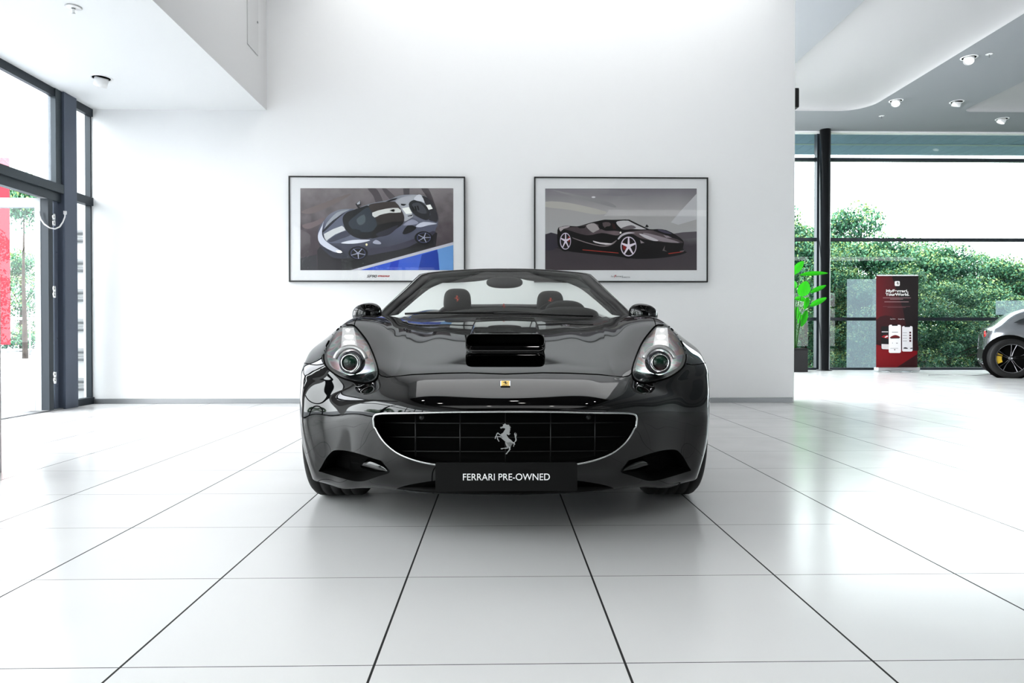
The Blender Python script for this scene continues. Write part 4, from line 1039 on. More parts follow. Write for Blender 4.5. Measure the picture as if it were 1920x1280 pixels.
def artwork(name, polys, conv, parent, origin, first=None, rough=.35, cliprect=None):
    """polys: (colour or material, points, smooth) painted one over another as one printed sheet"""
    vs, fs, mi, mats, keys = [], [], [], [], {}
    for li, (c, pts, sm) in enumerate(polys):
        key = c if isinstance(c, tuple) else c.name
        if key not in keys:
            keys[key] = len(mats)
            mats.append(c if not isinstance(c, tuple) else mat('ink_%d_%d_%d' % c, lin(c), rough))
        if sm: pts = smoothpoly(pts, sm)
        if cliprect:
            x0, y0, x1, y1 = cliprect; pts = [(min(x1, max(x0, x)), min(y1, max(y0, y))) for x, y in pts]
        b = len(vs)
        for p in pts:
            q = conv(*p); vs.append((q.x - origin.x, q.y - origin.y - .00025 * li, q.z - origin.z))
        for t in polytris(pts): fs.append([b + i for i in t]); mi.append(keys[key])
    me = bpy.data.meshes.new(name); me.from_pydata(vs, [], fs); me.update(); me.polygons.foreach_set('material_index', mi)
    bm = bmesh.new(); bm.from_mesh(me)
    for f in bm.faces:
        f.normal_update()
        if f.normal.y > 0: f.normal_flip()
    bm.to_mesh(me); bm.free()
    return link(name, me, mats, parent)
YP = YW - .045
M_frame = mat('picture_frame', (.02, .02, .02), .35)
M_mount = mat('picture_mount', (.93, .94, .95), .6)
M_pglass = glassmat('picture_glass', (1, 1, 1), .35)
def picture(px0, py0, px1, py1, ox, oy, label, polys, rect, mats_=None):
    a, b = at(px0, py1, YP), at(px1, py0, YP); c = (a + b) / 2
    e = empty('framed_picture', (c.x, YW, c.z), 0, label, 'framed picture')
    w, h = (b.x - a.x) / 2, (b.z - a.z) / 2; t = .014
    bm = bmesh.new()
    box(bm, (-w, -.045, -h), (-w + t, 0, h)); box(bm, (w - t, -.045, -h), (w, 0, h)); box(bm, (-w + t, -.045, h - t), (w - t, 0, h)); box(bm, (-w + t, -.045, -h), (w - t, 0, -h + t))
    frombm('frame', bm, M_frame, e)
    boxobj('mount', (-w + t, -.034, -h + t), (w - t, -.004, h - t), M_mount, e)
    conv = lambda x, y: at(ox + x * .182292, oy + y * .182292, YW - .036)
    org = Vector((c.x, YW, c.z))
    artwork('print', polys, conv, e, org, cliprect=rect)
    pydata('glass', [(-w + t, -.0435, -h + t), (w - t, -.0435, -h + t), (w - t, -.0435, h - t), (-w + t, -.0435, h - t)], [(0, 1, 2, 3)], M_pglass, e)
    return e, conv, org
asph = gradmat('print_asphalt', [(0, lin((62, 54, 60))), (.45, lin((92, 84, 88))), (1, lin((142, 136, 138)))], 'Z', -.55, .6, .6, .5, 9)
sh = gradmat('print_car_side', [(0, lin((52, 53, 66))), (.5, lin((98, 101, 120))), (1, lin((150, 153, 162)))], 'Z', -.32, .38, .4, .12, 5)
roofm = gradmat('print_roof', [(0, lin((24, 20, 22))), (1, lin((74, 66, 64)))], 'Z', -.05, .34, .4)
blue = gradmat('print_blue', [(0, lin((42, 82, 196))), (.5, lin((66, 104, 205))), (1, lin((86, 120, 200)))], 'X', -.3, .9, .4, .5, 6)
L1 = [(asph, [(182,180),(1755,180),(1755,1022),(182,1022)], 0),
 ((92,86,90), [(875,181),(955,181),(1005,250),(1030,330),(965,335),(930,255)], 3), ((96,90,94), [(1020,181),(1060,181),(1130,240),(1160,280),(1100,290)], 3), ((88,84,88), [(1240,181),(1305,181),(1303,262),(1246,262)], 0),
 ((84,78,82), [(1425,181),(1495,181),(1560,330),(1605,500),(1570,520),(1500,300)], 3), ((122,112,112), [(190,420),(420,330),(640,250),(700,245),(520,350),(300,440)], 3), ((120,108,110), [(200,560),(330,520),(420,480),(400,540),(260,600)], 3),
 ((40,37,43), [(355,820),(360,1022),(730,1022),(1575,775),(1590,640),(1500,610),(600,880),(400,760)], 0), ((52,50,56), [(182,900),(350,860),(356,1022),(270,1022),(182,1022)], 0), ((30,28,33), [(650,940),(1540,700),(1560,770),(740,1000),(650,1022)], 0),
 (blue, [(800,1022),(1755,762),(1755,1022)], 0), ((24,66,165), [(1395,1022),(1432,862),(1588,812),(1605,880),(1613,1022)], 0), ((112,160,214), [(1613,1022),(1600,860),(1590,806),(1755,762),(1755,1022)], 0), ((38,72,190), [(1090,1022),(1115,940),(1200,915),(1180,1022)], 0),
 ((196,196,206), [(700,1022),(1755,733),(1755,764),(800,1022)], 0),
 (sh, [(365,690),(362,640),(385,570),(430,510),(480,450),(560,408),(640,393),(760,392),(800,376),(880,345),(980,322),(1090,300),(1180,262),(1260,247),(1400,248),(1480,272),(1550,345),(1590,450),(1598,540),(1575,600),(1545,660),(1380,742),(1250,800),(1000,850),(870,870),(760,905),(690,900),(620,905),(520,895),(440,830),(385,770)], 3),
 ((64,62,78), [(870,800),(1100,780),(1380,690),(1545,620),(1560,650),(1380,742),(1250,800),(1000,850),(870,870)], 2),
 ((104,108,126), [(420,640),(470,560),(560,480),(650,410),(735,396),(660,440),(622,500),(640,590),(700,660),(800,704),(700,735),(560,745),(460,735)], 3),
 ((160,164,172), [(470,520),(560,430),(690,400),(610,440),(520,520),(430,610),(445,560)], 3), ((42,44,54), [(415,615),(520,510),(650,425),(560,500),(430,625)], 3),
 ((206,208,210), [(425,650),(520,600),(612,566),(634,585),(648,612),(540,655),(470,705),(452,725),(430,690)], 0), ((70,72,88), [(470,715),(560,655),(650,620),(700,662),(600,700),(500,735)], 2),
 ((22,24,30), [(620,480),(660,430),(740,400),(830,370),(885,364),(940,460),(975,560),(960,630),(905,690),(830,702),(740,682),(660,622),(625,545)], 3),
 ((52,60,70), [(680,525),(780,440),(862,380),(900,388),(940,460),(970,545),(955,600),(880,632),(760,622),(705,590)], 3), ((84,94,102), [(760,500),(840,450),(850,530),(790,560)], 2), ((30,34,42), [(700,600),(800,610),(790,660),(735,640)], 2),
 (roofm, [(885,364),(960,334),(1150,318),(1200,370),(1248,470),(1240,540),(1180,590),(1080,650),(960,690),(905,690),(960,630),(975,560),(940,460)], 3),
 ((14,13,16), [(975,560),(1240,520),(1180,590),(1080,648),(960,688),(915,688)], 2), ((44,42,56), [(960,650),(1080,600),(1190,560),(1110,650),(1000,680)], 3),
 ((214,215,212), [(922,432),(1060,392),(1190,384),(1216,430),(1100,434),(1000,456),(947,482)], 2), ((18,18,18), [(1100,410),(1140,395),(1156,404),(1145,426)], 0),
 ((158,160,166), [(1160,318),(1200,288),(1290,258),(1400,250),(1330,310),(1300,350),(1310,420),(1345,465),(1300,500),(1252,520),(1250,460),(1205,370)], 3), ((30,30,34), [(1060,318),(1130,290),(1185,280),(1160,300),(1100,318)], 0),
 ((216,218,214), [(1228,388),(1300,374),(1334,440),(1270,446)], 0), ((24,24,28), [(1215,340),(1275,345),(1250,362),(1222,358)], 0), ((20,20,22), [(1285,465),(1340,452),(1330,466),(1290,472)], 0),
 ((38,39,43), [(1298,345),(1350,303),(1420,320),(1490,380),(1512,450),(1490,507),(1420,490),(1345,440)], 3), ((66,68,74), [(1330,350),(1400,330),(1460,380),(1480,440),(1400,430)], 3)] + \
 [((20,20,22), [(1330 + 25 * k, 372 - 5 * k), (1345 + 25 * k, 370 - 5 * k), (1358 + 25 * k, 415 - 5 * k), (1343 + 25 * k, 417 - 5 * k)], 0) for k in range(3)] + \
 [((46,45,50), [(1430,262),(1490,280),(1550,345),(1590,450),(1592,525),(1545,520),(1498,500),(1520,450),(1495,380),(1462,330)], 2), ((216,217,214), [(1475,356),(1520,348),(1544,392),(1502,404)], 0), ((190,192,198), [(1380,255),(1425,250),(1462,330),(1430,320),(1350,300)], 2),
 ((16,15,20), [(1233,642),(1290,560),(1372,580),(1350,615),(1270,652)], 2), ((178,180,192), [(1370,572),(1450,527),(1590,545),(1500,562),(1420,582)], 3), ((196,198,206), [(600,745),(720,714),(900,712),(840,736),(720,752)], 3), ((140,142,158), [(1240,560),(1330,500),(1400,540),(1330,560)], 3),
 ((184,187,198), [(365,690),(372,640),(410,560),(425,520),(408,620),(416,680),(460,735),(560,800),(612,832),(598,850),(520,832),(420,778),(378,735)], 2), ((52,54,66), [(388,775),(520,856),(622,872),(620,905),(540,895),(440,832)], 0), ((236,236,230), [(545,822),(600,820),(618,842),(570,846)], 0),
 ((12,12,14), ell(778, 848, 98, 68), 0), ((62,64,92), ell(778, 850, 78, 58), 0), ((14,14,16), ell(778, 850, 68, 50), 0)] + star(778, 850, 76, 56, (150, 152, 170), .09, 5, -1.0) + \
 [((12,12,14), ell(1450, 690, 92, 66), 0), ((60,62,92), ell(1454, 690, 72, 54), 0), ((14,14,16), ell(1454, 690, 62, 46), 0)] + star(1454, 690, 70, 52, (150, 152, 170), .09, 5, -1.3) + \
 [((220,214,180), ell(866, 761, 11, 13), 0), ((156,158,172), [(928,740),(962,712),(1008,736),(1012,756),(960,756)], 2), ((36,36,40), [(752,345),(802,306),(806,352),(782,366),(800,384),(775,384)], 0), ((168,170,176), [(765,338),(800,310),(798,345),(770,352)], 0)]
e, conv, org = picture(541.5, 331, 872, 528, 530, 320, 'framed poster of a silver sports car seen from above, left of the two', L1, (182, 180, 1755, 1022))
p = conv(918, 1086) - org; textmesh('caption', 'SF90', .040, mat('ink_grey', (.16, .16, .17), .5), e, (p.x, -.0368, p.z), sx=1.45, shear=.3, offset=.0012)
p = conv(1040, 1084) - org; textmesh('caption_red', 'STRADALE', .022, mat('ink_red', (.45, .02, .03), .5), e, (p.x, -.0368, p.z), sx=1.25, shear=.3, offset=.0012)
sky = gradmat('print_sky', [(0, lin((176, 176, 176))), (.45, lin((172, 170, 170))), (1, lin((118, 114, 122)))], 'Z', -.05, .52, .4, .25, 2.0)
grd = gradmat('print_ground', [(0, lin((80, 72, 76))), (.7, lin((70, 64, 70))), (1, lin((120, 116, 120)))], 'Z', -.5, -.05, .4, .2, 14)
hz = gradmat('print_sheen', [(0, lin((40, 34, 38))), (.5, lin((120, 106, 110))), (1, lin((60, 52, 56)))], 'X', -.8, .75, .35, .5, 4)
L2 = [(sky, [(177,183),(1735,183),(1735,680),(177,680)], 0), ((150,148,150), [(250,196),(500,248),(820,318),(905,380),(700,330),(400,245)], 3), ((184,182,176), [(177,318),(420,330),(800,420),(700,450),(420,400),(177,372)], 3), ((136,134,138), [(500,186),(900,200),(1100,240),(900,260),(640,225)], 3),
 ((190,190,192), [(1470,530),(1600,380),(1735,235),(1735,500),(1545,556)], 0), (grd, [(177,650),(420,655),(1000,650),(1735,660),(1735,1022),(177,1022)], 0), ((96,90,96), [(1450,655),(1735,625),(1735,690),(1500,700)], 2), ((62,58,68), [(177,655),(300,652),(320,780),(177,820)], 2),
 ((16,13,16), [(330,800),(460,835),(900,880),(1120,906),(1400,893),(1610,850),(1500,820),(400,790)], 3),
 ((14,10,12), [(303,610),(330,578),(400,566),(500,572),(560,560),(640,535),(720,517),(790,503),(860,505),(960,503),(1040,505),(1120,545),(1230,600),(1330,600),(1420,610),(1520,660),(1590,712),(1602,750),(1592,800),(1612,815),(1590,840),(1400,866),(1150,862),(950,852),(560,818),(460,812),(340,790),(305,760)], 2),
 ((178,170,172), [(322,584),(400,569),(430,575),(360,605),(335,625)], 3), (hz, [(360,600),(440,580),(520,575),(690,542),(740,600),(640,662),(540,650),(450,622),(390,606)], 3), ((168,162,162), [(600,560),(680,540),(732,600),(680,640),(620,600)], 3), ((20,16,18), [(500,572),(600,568),(580,590),(530,592)], 0),
 (hz, [(640,662),(740,602),(800,618),(930,620),(945,655),(900,665),(760,640)], 3), ((16,12,14), [(722,572),(750,525),(800,508),(890,510),(905,540),(945,612),(930,622),(762,602)], 2), ((96,84,86), [(765,535),(832,530),(850,560),(790,590)], 2), ((52,22,22), [(860,540),(890,550),(905,600),(872,596)], 0),
 ((196,194,196), [(905,532),(945,516),(1030,514),(1100,545),(1222,602),(1080,600),(985,606),(935,575)], 2), ((110,104,108), [(960,590),(1060,560),(1110,585),(1060,602),(985,606)], 3), ((14,10,12), [(960,503),(1040,503),(1125,545),(1250,604),(1225,606),(1100,550),(1030,514),(960,512)], 0),
 (hz, [(925,700),(960,655),(1010,630),(1120,618),(1250,612),(1350,628),(1500,690),(1598,742),(1400,736),(1250,715),(1150,692),(1080,655),(1010,655),(960,680)], 3), ((190,186,190), [(922,698),(965,650),(1030,632),(1100,640),(1030,650),(970,672),(935,706)], 3), ((150,140,146), [(1180,640),(1300,660),(1560,738),(1400,732),(1250,690)], 3),
 ((18,14,18), [(1290,618),(1380,612),(1470,650),(1590,715),(1480,690),(1440,682),(1400,655)], 2), ((78,74,92), [(1330,608),(1400,612),(1480,650),(1400,640)], 3), ((200,196,200), [(1140,648),(1220,664),(1340,716),(1290,722),(1200,690)], 3), ((150,140,146), [(1390,660),(1440,670),(1480,690),(1420,690)], 0), ((150,140,144), [(1150,712),(1198,742),(1160,748)], 0),
 ((110,100,104), [(1380,822),(1408,768),(1402,815),(1432,832)], 0), ((176,170,174), [(1560,822),(1612,812),(1600,830),(1560,834)], 0), ((150,52,44), [(1440,848),(1560,834),(1600,832),(1560,842),(1445,858)], 0), ((160,56,46), [(560,810),(930,844),(932,850),(560,817)], 0),
 ((120,110,112), [(460,688),(600,735),(740,768),(820,762),(880,732),(915,712),(880,752),(820,778),(740,778),(600,745),(470,700)], 2), ((196,190,192), [(668,720),(740,738),(870,750),(800,762),(690,742)], 2),
 ((10,9,10), ell(383, 726, 74, 104), 0), ((180,172,186), ell(384, 725, 57, 87), 0), ((24,16,18), ell(385, 725, 49, 77), 0), ((120,26,24), ell(420, 705, 12, 30), 0)] + star(386, 722, 50, 80, (196, 188, 200), .16) + \
 [((10,9,10), ell(1032, 780, 104, 124), 0), ((186,178,190), ell(1032, 780, 82, 102), 0), ((24,16,18), ell(1033, 780, 72, 91), 0), ((130,26,24), ell(990, 780, 16, 36), 0)] + star(1033, 778, 76, 96, (206, 198, 208), .16) + \
 [((10,9,10), ell(824, 595, 36, 22), 0), ((10,9,10), [(1202,578),(1218,553),(1240,575),(1225,585)], 0), ((220,216,210), ell(950, 638, 10, 11), 0), ((206,206,208), ell(672, 274, 20, 9), 0)]
e, conv, org = picture(1001.5, 332.5, 1328, 528.5, 990, 320, 'framed poster of a black open sports car under a grey sky, right of the two', L2, (177, 183, 1735, 1022))
p = conv(955, 1085) - org; textmesh('caption', 'La   errari', .026, MATS['ink_grey'], e, (p.x - .045, -.0368, p.z), sx=1.3, shear=.3)
textmesh('caption_red', 'F', .034, MATS['ink_red'], e, (p.x - .064, -.0368, p.z), sx=1.3, shear=.3, offset=.001)
textmesh('caption', 'APERTA', .018, MATS['ink_grey'], e, (p.x + .055, -.0368, p.z - .012), sx=1.5, shear=.3)

# ------------------------------------------------------------------ roll-up banner in the hall
pb = atz(1681.5, 697, 0); YB = pb.y
e = empty('rollup_banner', (pb.x, YB, 0), 0, 'tall dark red roll-up banner showing three phones, standing before the glass wall', 'banner')
a, b = at(1643, 697, YB), at(1720.5, 515, YB); w = (b.x - a.x) / 2; zt = b.z
def bc(x, y): return at(1620 + .17192 * x, 490 + .17192 * y, YB - .01)
org = Vector((pb.x, YB, 0))
bred = gradmat('banner_red', [(0, lin((128, 0, 14))), (.30, lin((120, 0, 14))), (.31, lin((72, 2, 12))), (.62, lin((78, 4, 14))), (1, lin((18, 6, 8)))], 'Z', .15, 2.0, .45)
def rr(x0, y0, x1, y1, r): return rrect(x0, y0, x1, y1, r, 4)
Bn = [(gradmat('banner_top', [(0, lin((96, 4, 18))), (.5, lin((60, 4, 12))), (1, lin((22, 6, 10)))], 'X', -w, w, .45), [(132,152),(594,152),(582,1162),(132,1162)], 0),
 ((20,6,9), [(300,152),(594,152),(586,900),(480,800),(420,500)], 0), ((52,4,12), [(132,640),(300,600),(480,800),(586,900),(584,980),(132,905)], 3), ((40,4,10), [(132,860),(586,860),(584,985),(132,910)], 0), ((120,0,16), [(132,905),(330,960),(582,975),(582,1010),(345,1162),(132,1162)], 0), ((52,2,10), [(582,1010),(582,1162),(345,1162)], 0),
 ((226,224,222), rr(334, 214, 390, 268, 12), 0),
 ((150,120,124), [(206,394),(511,394),(511,400),(206,400)], 0), ((150,120,124), [(284,408),(426,408),(426,414),(284,414)], 0), ((150,120,124), [(222,437),(487,437),(487,444),(222,444)], 0), ((110,70,78), [(206,489),(503,489),(503,493),(206,493)], 0), ((110,70,78), [(255,500),(455,500),(455,504),(255,504)], 0),
 ((16,16,18), rr(186, 706, 268, 960, 14), 0), ((150,20,28), [(188,822),(210,806),(262,800),(262,840),(220,835)], 0), ((200,196,196), [(190,900),(268,902),(268,958),(200,955),(190,945)], 0), ((210,206,206), [(222,824),(255,806),(262,820),(232,832)], 0), ((190,186,186), [(192,762),(262,762),(262,772),(192,772)], 0),
 ((222,220,220), rr(268, 690, 402, 998, 18), 0), ((16,14,16), rr(303, 688, 366, 702, 5), 0), ((110,24,30), [(286,824),(320,806),(350,803),(385,818),(386,834),(290,838)], 2), ((40,14,16), [(290,832),(386,828),(384,838),(292,841)], 0), ((120,116,118), [(303,768),(370,768),(370,774),(303,774)], 0), ((150,148,150), [(306,884),(312,884),(312,894),(306,894)], 0), ((150,148,150), [(350,886),(366,886),(366,896),(350,896)], 0), ((170,168,170), [(286,945),(370,945),(370,950),(286,950)], 0), ((40,36,38), [(326,956),(340,956),(334,972)], 0),
 ((212,210,212), rr(413, 704, 528, 982, 16), 0), ((16,14,16), rr(440, 702, 500, 715, 5), 0), ((36,34,38), [(428,945),(445,935),(470,942),(474,952),(430,950)], 2), ((36,34,38), [(498,945),(526,940),(526,952),(505,952)], 0)] + \
 [((72,30,38), rr(492, 766 + 30 * k, 512, 786 + 30 * k, 3), 0) for k in range(4)] + [((150,146,148), [(420,774 + 30 * k), (466,774 + 30 * k), (466,779 + 30 * k), (420,779 + 30 * k)], 0) for k in range(4)]
artwork('banner_sheet', Bn, bc, e, org, rough=.5, cliprect=(132, 152, 594, 1162))
M_bw = mat('banner_white', (.80, .79, .78), .5)
def btext(s, x, y, size, **k):
    p = bc(x, y) - org; return textmesh('lettering', s, size, M_bw, e, (p.x, -.026, p.z), **k)
btext('MyFerrari,', 357, 323, .080, fit=.475, offset=.0032); btext('YourWorld.', 358, 361, .080, fit=.515, offset=.0032)
btext('App Store', 308, 627, .028, fit=.115); btext('Google Play', 402, 628, .028, fit=.135)
p = bc(362, 241) - org; horse('banner_horse', .075, mat('ink_black', (.02, .02, .02), .5), e, (p.x, -.026, p.z), .001)
boxobj('top_bar', (-w, -.02, zt - .03), (w, .01, zt), M_satin, e, .004)
z1 = at(1681, 690, YB).z - .0
bm = bmesh.new(); box(bm, (-w - .01, -.09, .022), (w + .01, .09, z1 + .02)); frombm('cassette', bm, mat('cassette_alu', (.45, .45, .46), .35, .7), e, False, .012, 3)
for s in (-1, 1): boxobj('foot', (s * .22 - .02, -.15, 0), (s * .22 + .02, .15, .022), M_satin, e, .004)
boxobj('support_pole', (-.012, .04, .05), (.012, .06, zt - .02), M_satin, e)

# ------------------------------------------------------------------ potted plant partly behind the wall end
YPn = atz(1500, 696, 0).y - .1
pa_ = at(1507.5, 690, YPn); hw = .19; pcx = pa_.x - hw
zt_ = at(1500, 653, YPn - .19).z
pl = empty('potted_plant', (pcx, YPn, 0), 0, 'tall leafy green plant in a square black planter at the end of the white wall', 'plant')
bm = bmesh.new(); box(bm, (-hw, -hw, 0), (hw, hw, zt_ - .03)); vs_ = box(bm, (-hw, -hw, zt_ - .03), (hw, hw, zt_)); frombm('planter', bm, mat('planter_black', (.012, .012, .013), .5), pl, False, .008)
boxobj('soil', (-hw + .015, -hw + .015, zt_ - .02), (hw - .015, hw - .015, zt_ + .004), noisemat('soil', (.02, .012, .008), (.05, .03, .02), 40, .9), pl)
def leafmat():
    m = mat('banana_leaf', (.03, .30, .015), .35, spec=.4); nt = m.node_tree; b = nt.nodes['Principled BSDF']; tc = nt.nodes.new('ShaderNodeTexCoord'); n = nt.nodes.new('ShaderNodeTexWave'); n.inputs['Scale'].default_value = 12; n.inputs['Distortion'].default_value = 1
    r = nt.nodes.new('ShaderNodeValToRGB'); r.color_ramp.elements[0].color = (.01, .14, .01, 1); r.color_ramp.elements[1].color = (.04, .36, .02, 1)
    nt.links.new(tc.outputs['Object'], n.inputs['Vector']); nt.links.new(n.outputs['Fac'], r.inputs['Fac']); nt.links.new(r.outputs['Color'], b.inputs['Base Color'])
    tr = nt.nodes.new('ShaderNodeBsdfTranslucent'); tr.inputs[0].default_value = (.06, .6, .02, 1); mx = nt.nodes.new('ShaderNodeMixShader'); mx.inputs[0].default_value = .45
    out = nt.nodes['Material Output']; nt.links.new(b.outputs[0], mx.inputs[1]); nt.links.new(tr.outputs[0], mx.inputs[2]); nt.links.new(mx.outputs[0], out.inputs[0]); return m
M_leaf1 = leafmat()
def leaf(px0, py0, px1, py1, wpx, dy, face=0.0, curl=.0, base=None):
    """a blade from its stalk end to its tip; wpx = width, face = how far it is turned"""
    o_ = Vector((pcx, YPn, 0)); a = at(px0, py0, YPn + dy) - o_; b = at(px1, py1, YPn + dy * 1.6) - o_; ax = b - a; L = ax.length; ax.normalize()
    side = ax.cross(Vector((0, 1, 0))).normalized(); side = (side * math.cos(face) + Vector((0, 1, 0)) * math.sin(face)).normalized(); nn = ax.cross(side)
    W_ = wpx / F * YPn / max(.25, math.cos(face)); vs = []; n = 12
    for k in range(n + 1):
        t = k / n; ww = W_ * .5 * (math.sin(PI * min(1, t * .96 + .02)) ** .6) * (1 - .25 * t); c = a + ax * L * t + Vector((0, 0, -curl * L * (t * t - t * .2))) 
        vs += [c + side * ww * f + nn * abs(f) * ww * .35 for f in (-1, -.5, 0, .5, 1)]
    fs = [(5 * k + q, 5 * k + q + 1, 5 * k + q + 6, 5 * k + q + 5) for k in range(n) for q in range(4)]
    pydata('leaf', vs, fs, M_leaf1, pl, True)
    root = Vector(((px0 - 1496) * .001, dy * .2, zt_)); mid = (root + a) / 2 + Vector((0, 0, .12)); mid.x = root.x + (a.x - root.x) * .3
    pts = smoothpoly([tuple(root), tuple(mid), tuple(a)], 6, False); tubeobj('stem', pts, .008, mat('stem_green', (.03, .12, .02), .5), pl, 6)
for L_ in ((1486,515,1506,487,16,.0,.2,.1), (1500,516,1552,510,10,.05,.6,.05), (1501,555,1512,527,27,-.12,.0,0), (1520,549,1549,535,9,.02,.7,.0), (1519,574,1550,558,11,-.05,.5,.0), (1490,560,1514,560,11,-.02,.3,.2), (1514,557,1508,580,13,-.1,.2,0), (1512,582,1502,612,14,-.06,.1,0), (1494,575,1490,600,15,.05,.3,0), (1492,540,1487,525,10,.1,.4,0), (1470,520,1440,500,14,.05,.3,.2), (1478,500,1462,470,18,-.05,.2,.0), (1476,550,1448,545,12,.0,.5,.1), (1500,586,1496,606,12,.1,.2,0)): leaf(*L_)

# ------------------------------------------------------------------ the grey car at the right edge
gp = atz(1893, 708.5, 0); PHI = -math.radians(30)
g = empty('grey_car', (gp.x, gp.y, 0), PHI, 'silver grey coupe with dark five-spoke wheels cut off by the right edge', 'car')
M_gp = mat('grey_car_paint', (.28, .29, .31), .22, .6, 1.0)
# sections: s along the car (0 at the wheel centre), local y = across, 0 at the near side
sec = [(-.415, .62, .80, .64, .40, .28), (-.40, .50, .865, .70, .30, .22), (-.36, .36, .915, .80, .16, .20), (-.27, .20, .935, .86, .06, .18), (-.17, .19, 1.01, .89, .02, .18), (-.05, .20, 1.11, .91, .0, .18), (.08, .21, 1.20, .92, .0, .18), (.25, .23, 1.27, .93, .0, .18), (.6, .25, 1.34, .93, .01, .18), (1.2, .26, 1.38, .92, .03, .18), (1.9, .30, 1.37, .90, .03, .18), (2.5, .30, 1.15, .88, .02, .18), (3.0, .25, .93, .84, .0, .18), (3.6, .25, .80, .72, .04, .18), (3.9, .45, .66, .55, .2, .22)]
WD = 1.92; vs = []
for s, wi, zt2, zb, wo, zl2 in sec:
    s = s * .86 if s < 0 else s
    half = [(WD / 2, zt2), (wi + .25, zt2 - .005), (wi, zt2 - .06 if zt2 > 1 else zt2 - .02), (wo + .06, zb + .0), (wo, zb - .10), (wo, .5), (wo + .02, zl2 + .04), (wo + .10, zl2)]
    full = half + [(WD - y, z) for y, z in half[::-1]][:-1]
    vs += [(s, y, z) for y, z in full]
L = len(full); fs = [(k * L + q, k * L + (q + 1) % L, (k + 1) * L + (q + 1) % L, (k + 1) * L + q) for k in range(len(sec) - 1) for q in range(L)] + [tuple(range(L)), tuple(range((len(sec) - 1) * L, len(sec) * L))]
o = pydata('body', vs, fs, M_gp, g, True); md = o.modifiers.new('s', 'SUBSURF'); md.levels = md.render_levels = 2
# side glass
q = [(.06, 1.00), (.16, 1.06), (.35, 1.13), (.7, 1.22), (1.3, 1.26), (1.9, 1.22), (2.3, 1.02), (2.2, .98), (.7, .97)]
for side in (0, 1):
    def yy(s, z): 
        v = .045 + max(0, z - .95) * .80; return v - .02 if side == 0 else WD - v + .02
    pydata('side_window', [(s, yy(s, z), z) for s, z in q], polytris(q), mat('car_window', (.03, .035, .04), .05, coat=1), g)
for (s, y, sd) in ((0, .10, -1), (2.9, .10, -1), (0, WD - .10, 1), (2.9, WD - .10, 1)):
    yo = -.004 if sd < 0 else WD + .004
    if sd < 0: bm = bmesh.new(); lathe(bm, [(0, 0), (0, .41), (.03 * -sd, .415)], 40, 'Y', (s, yo, .37)); frombm('wheel_arch', bm, M_black, g, True)
    wv = wheel('wheel', 0, 0, -1, R=.355, Wd=.27, parent=g, rimc=mat('rim_dark', (.20, .20, .21), .25, .9), spin=.12)
    wv.location = (s, yo + (.06 if sd < 0 else -.38), .355); wv.rotation_euler = (0, 0, PI / 2 + (math.radians(14) if (sd < 0 and s == 0) else 0)) if sd < 0 else (0, 0, -PI / 2)
boxobj('bumper_insert', (-.36, .42, .30), (-.31, WD - .42, .52), M_blackplastic, g, .02)
latheobj('rear_lamp', [(-.35, .0), (-.353, .055), (-.33, .07)], mat('tail_red', (.5, .01, .01), .15), g, 24, 'X', (0, .42, .80))
# flat black pad and thin white cable on the floor beside it
p = atz(1871, 703, 0); o = boxobj('floor_pad', (p.x - .10, p.y - .08, 0), (p.x + .10, p.y + .08, .035), M_blackplastic, None, .012); tag(o, 'small flat black wheel pad on the floor beside the grey car', 'wheel pad')
pts = [atz(x, y, .004) for x, y in ((1741, 703), (1775, 702.2), (1810, 704), (1840, 703), (1862, 703.4))]
o = tubeobj('power_cable', smoothpoly([tuple(v) for v in pts], 6, False), .005, mat('cable_grey', (.35, .35, .36), .5)); tag(o, 'thin pale cable lying on the floor from the grey car', 'cable')

# ------------------------------------------------------------------ outdoors
struct(pydata('ground_right', [(-4, YG + .1, -.35), (60, YG + .1, -.35), (60, 70, -.35), (-4, 70, -.35)], [(0, 1, 2, 3)], noisemat('grass', (.05, .07, .05), (.09, .11, .08), 2, .9)))
struct(pydata('ground_left', [(-60, -60, -.03), (XL - .1, -60, -.03), (XL - .1, 60, -.03), (-60, 60, -.03)], [(0, 1, 2, 3)], noisemat('paving', (.28, .29, .31), (.36, .37, .38), 3, .7, stretch=(1, 4, 1))))
# white ribbed cladding seen beside the door
M_clad = mat('cladding_white', (.40, .405, .41), .5)
bm = bmesh.new(); xcl = at(89, 500, 8.6).x; box(bm, (xcl, 8.6, 0), (XL - .1, 8.9, 5.0)); struct(frombm('wall_cladding', bm, M_clad))
bm = bmesh.new(); z = 2.037
while z > 0:
    for dz in (0, -.092): tube(bm, [(xcl, 8.58, z + dz), (XL - .1, 8.58, z + dz)], .028, 10)
    z -= .362
struct(frombm('trim_4', bm, mat('cladding_rib', (.16, .165, .17), .4), None, True))
# red flag banner
a = at(3, 345, 20); b = at(17, 345, 20)
e = empty('flag_banner', (a.x - .4, 20, 0), 0, 'tall bright red flag banner outside beyond the open glass door', 'flag')
boxobj('flag', (0, 0, .5), (b.x - a.x + .4, .02, 5.8), mat('flag_red', (.28, .005, .02), .6), e); tubeobj('pole', [(0, 0, 0), (0, 0, 6.1)], .03, M_satin, e)
# railing
e = empty('railing', (-20, 27, 0), 0, 'low pale metal railing across the forecourt beyond the glass door', 'railing')
tubeobj('top_rail', [(-14, 0, 1.4), (12, 0, 1.4)], .05, M_satin, e); tubeobj('bottom_rail', [(-14, 0, .2), (12, 0, .2)], .04, M_satin, e)
for k in range(14): tubeobj('post', [(-14 + 2 * k, 0, 0), (-14 + 2 * k, 0, 1.4)], .03, M_satin, e)
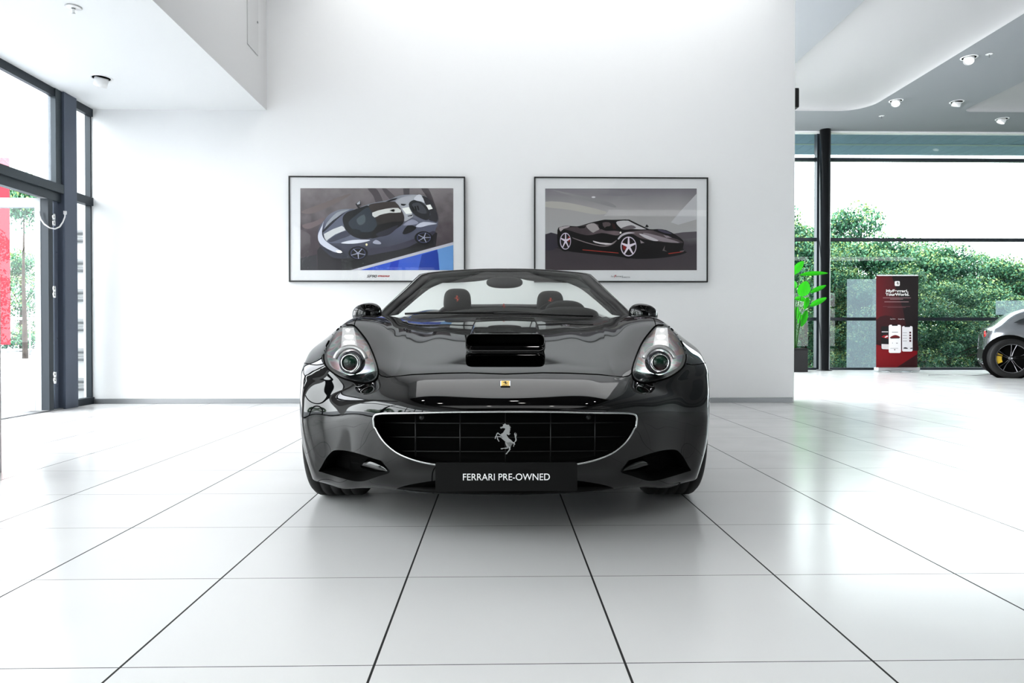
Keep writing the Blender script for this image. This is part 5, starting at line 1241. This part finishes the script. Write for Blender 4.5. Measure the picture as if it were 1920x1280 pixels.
# trees
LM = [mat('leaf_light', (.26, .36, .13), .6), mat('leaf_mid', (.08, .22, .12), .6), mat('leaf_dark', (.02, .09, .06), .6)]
M_bark = noisemat('bark', (.03, .022, .018), (.07, .055, .045), 20, .9)
def make_tree(seed, n=21000, low=.06):
    rs = np.random.RandomState(seed); nb = 46; cs = []
    for k in range(nb):
        z = low + (1 - low) * rs.rand() ** .85; r = .46 * (1 - (2 * max(0, (z - .35)) / 1.45) ** 2) * (.75 if z < .2 else 1); t = rs.rand() * 2 * PI; q = r * rs.rand() ** .5
        cs.append((q * math.cos(t), q * math.sin(t), z * .93, .09 + .07 * rs.rand()))
    cs = np.array(cs); idx = rs.randint(0, nb, n); d = rs.randn(n, 3); d /= np.linalg.norm(d, axis=1)[:, None]; rad = cs[idx, 3] * (.55 + .5 * rs.rand(n) ** .6)
    c = cs[idx, :3] + d * rad[:, None] * np.array([1, 1, .75]); nrm = d + rs.randn(n, 3) * .7; nrm /= np.linalg.norm(nrm, axis=1)[:, None]
    u = np.cross(nrm, rs.randn(n, 3)); u /= np.linalg.norm(u, axis=1)[:, None]; v = np.cross(nrm, u); s = (.007 + .0075 * rs.rand(n))[:, None]
    V = np.stack([c - u * s, c - v * s * .6, c + u * s, c + v * s * .6], 1).reshape(-1, 3); Fc = np.arange(4 * n).reshape(n, 4)
    me = bpy.data.meshes.new('foliage'); me.from_pydata(V.tolist(), [], Fc.tolist()); me.update()
    lum = d[:, 2] * .5 + rs.randn(n) * .35 + (cs[idx, 3] - .12) * 4  # random tone, plus painted-in light on clump tops and shade beneath
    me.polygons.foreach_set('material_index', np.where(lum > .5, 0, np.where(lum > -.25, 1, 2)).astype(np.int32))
    for m_ in LM: me.materials.append(m_)
    bm = bmesh.new(); tube(bm, [(0, 0, -.02), (.01, 0, .2), (0, .01, .45), (.01, 0, .8)], .02, 8, radii=[.026, .02, .014, .004])
    for k in range(16 if low < .5 else 0):
        x, y, z, _ = cs[k]; b0 = (0, 0, max(.08, z * (.55 if low < .5 else .92))); tube(bm, [b0, (x * .5, y * .5, z * .8), (x, y, z)], .006, 5, radii=[.010, .006, .002])
    me2 = bpy.data.meshes.new('trunk'); bmesh.ops.recalc_face_normals(bm, faces=bm.faces); bm.to_mesh(me2); bm.free(); me2.materials.append(M_bark)
    return me, me2
TR = [make_tree(11), make_tree(23), make_tree(37, 15000), make_tree(51, 5000, .86)]
def tree(px, top, Y, spread, kind, label, z0=-.35, group=None):
    t = at(px, top, Y); h = t.z - z0
    e = empty('tree', (t.x, Y, z0), random.random() * 6, label, 'tree', group); e.scale = (h * spread, h * spread, h)
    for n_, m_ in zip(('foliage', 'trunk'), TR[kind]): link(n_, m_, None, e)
    return e
GT = 'leafy trees beyond the hall glass wall'
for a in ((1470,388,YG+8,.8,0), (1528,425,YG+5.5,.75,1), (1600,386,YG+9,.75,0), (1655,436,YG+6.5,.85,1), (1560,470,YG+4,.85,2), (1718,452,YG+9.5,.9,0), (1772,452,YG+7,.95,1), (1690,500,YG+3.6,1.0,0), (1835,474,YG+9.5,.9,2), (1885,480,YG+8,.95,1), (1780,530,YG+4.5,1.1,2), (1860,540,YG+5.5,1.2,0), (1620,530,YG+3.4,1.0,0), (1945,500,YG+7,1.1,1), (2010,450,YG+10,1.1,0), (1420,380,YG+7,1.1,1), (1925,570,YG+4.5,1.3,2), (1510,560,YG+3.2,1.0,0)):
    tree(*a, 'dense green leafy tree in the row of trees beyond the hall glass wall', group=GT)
tree(40, 470, 34, .9, 0, 'round dark green tree seen through the pane of the open glass door', -.03)
tree(45, 335, 24, .6, 3, 'tall green tree whose crown shows just above the open glass door', -.03)
GS = 'trees around the forecourt left of the building'
for (x, y, h, k) in ((-24, 2, 6, 0), (-27, -6, 7, 1), (-22, -14, 6.5, 2), (-9, -24, 7, 0)):
    e = empty('tree', (x, y, -.03), x, 'leafy green tree on the forecourt left of the showroom glazing', 'tree', GS); e.scale = (h, h, h)
    for n_, m_ in zip(('foliage', 'trunk'), TR[k]): link(n_, m_, None, e)
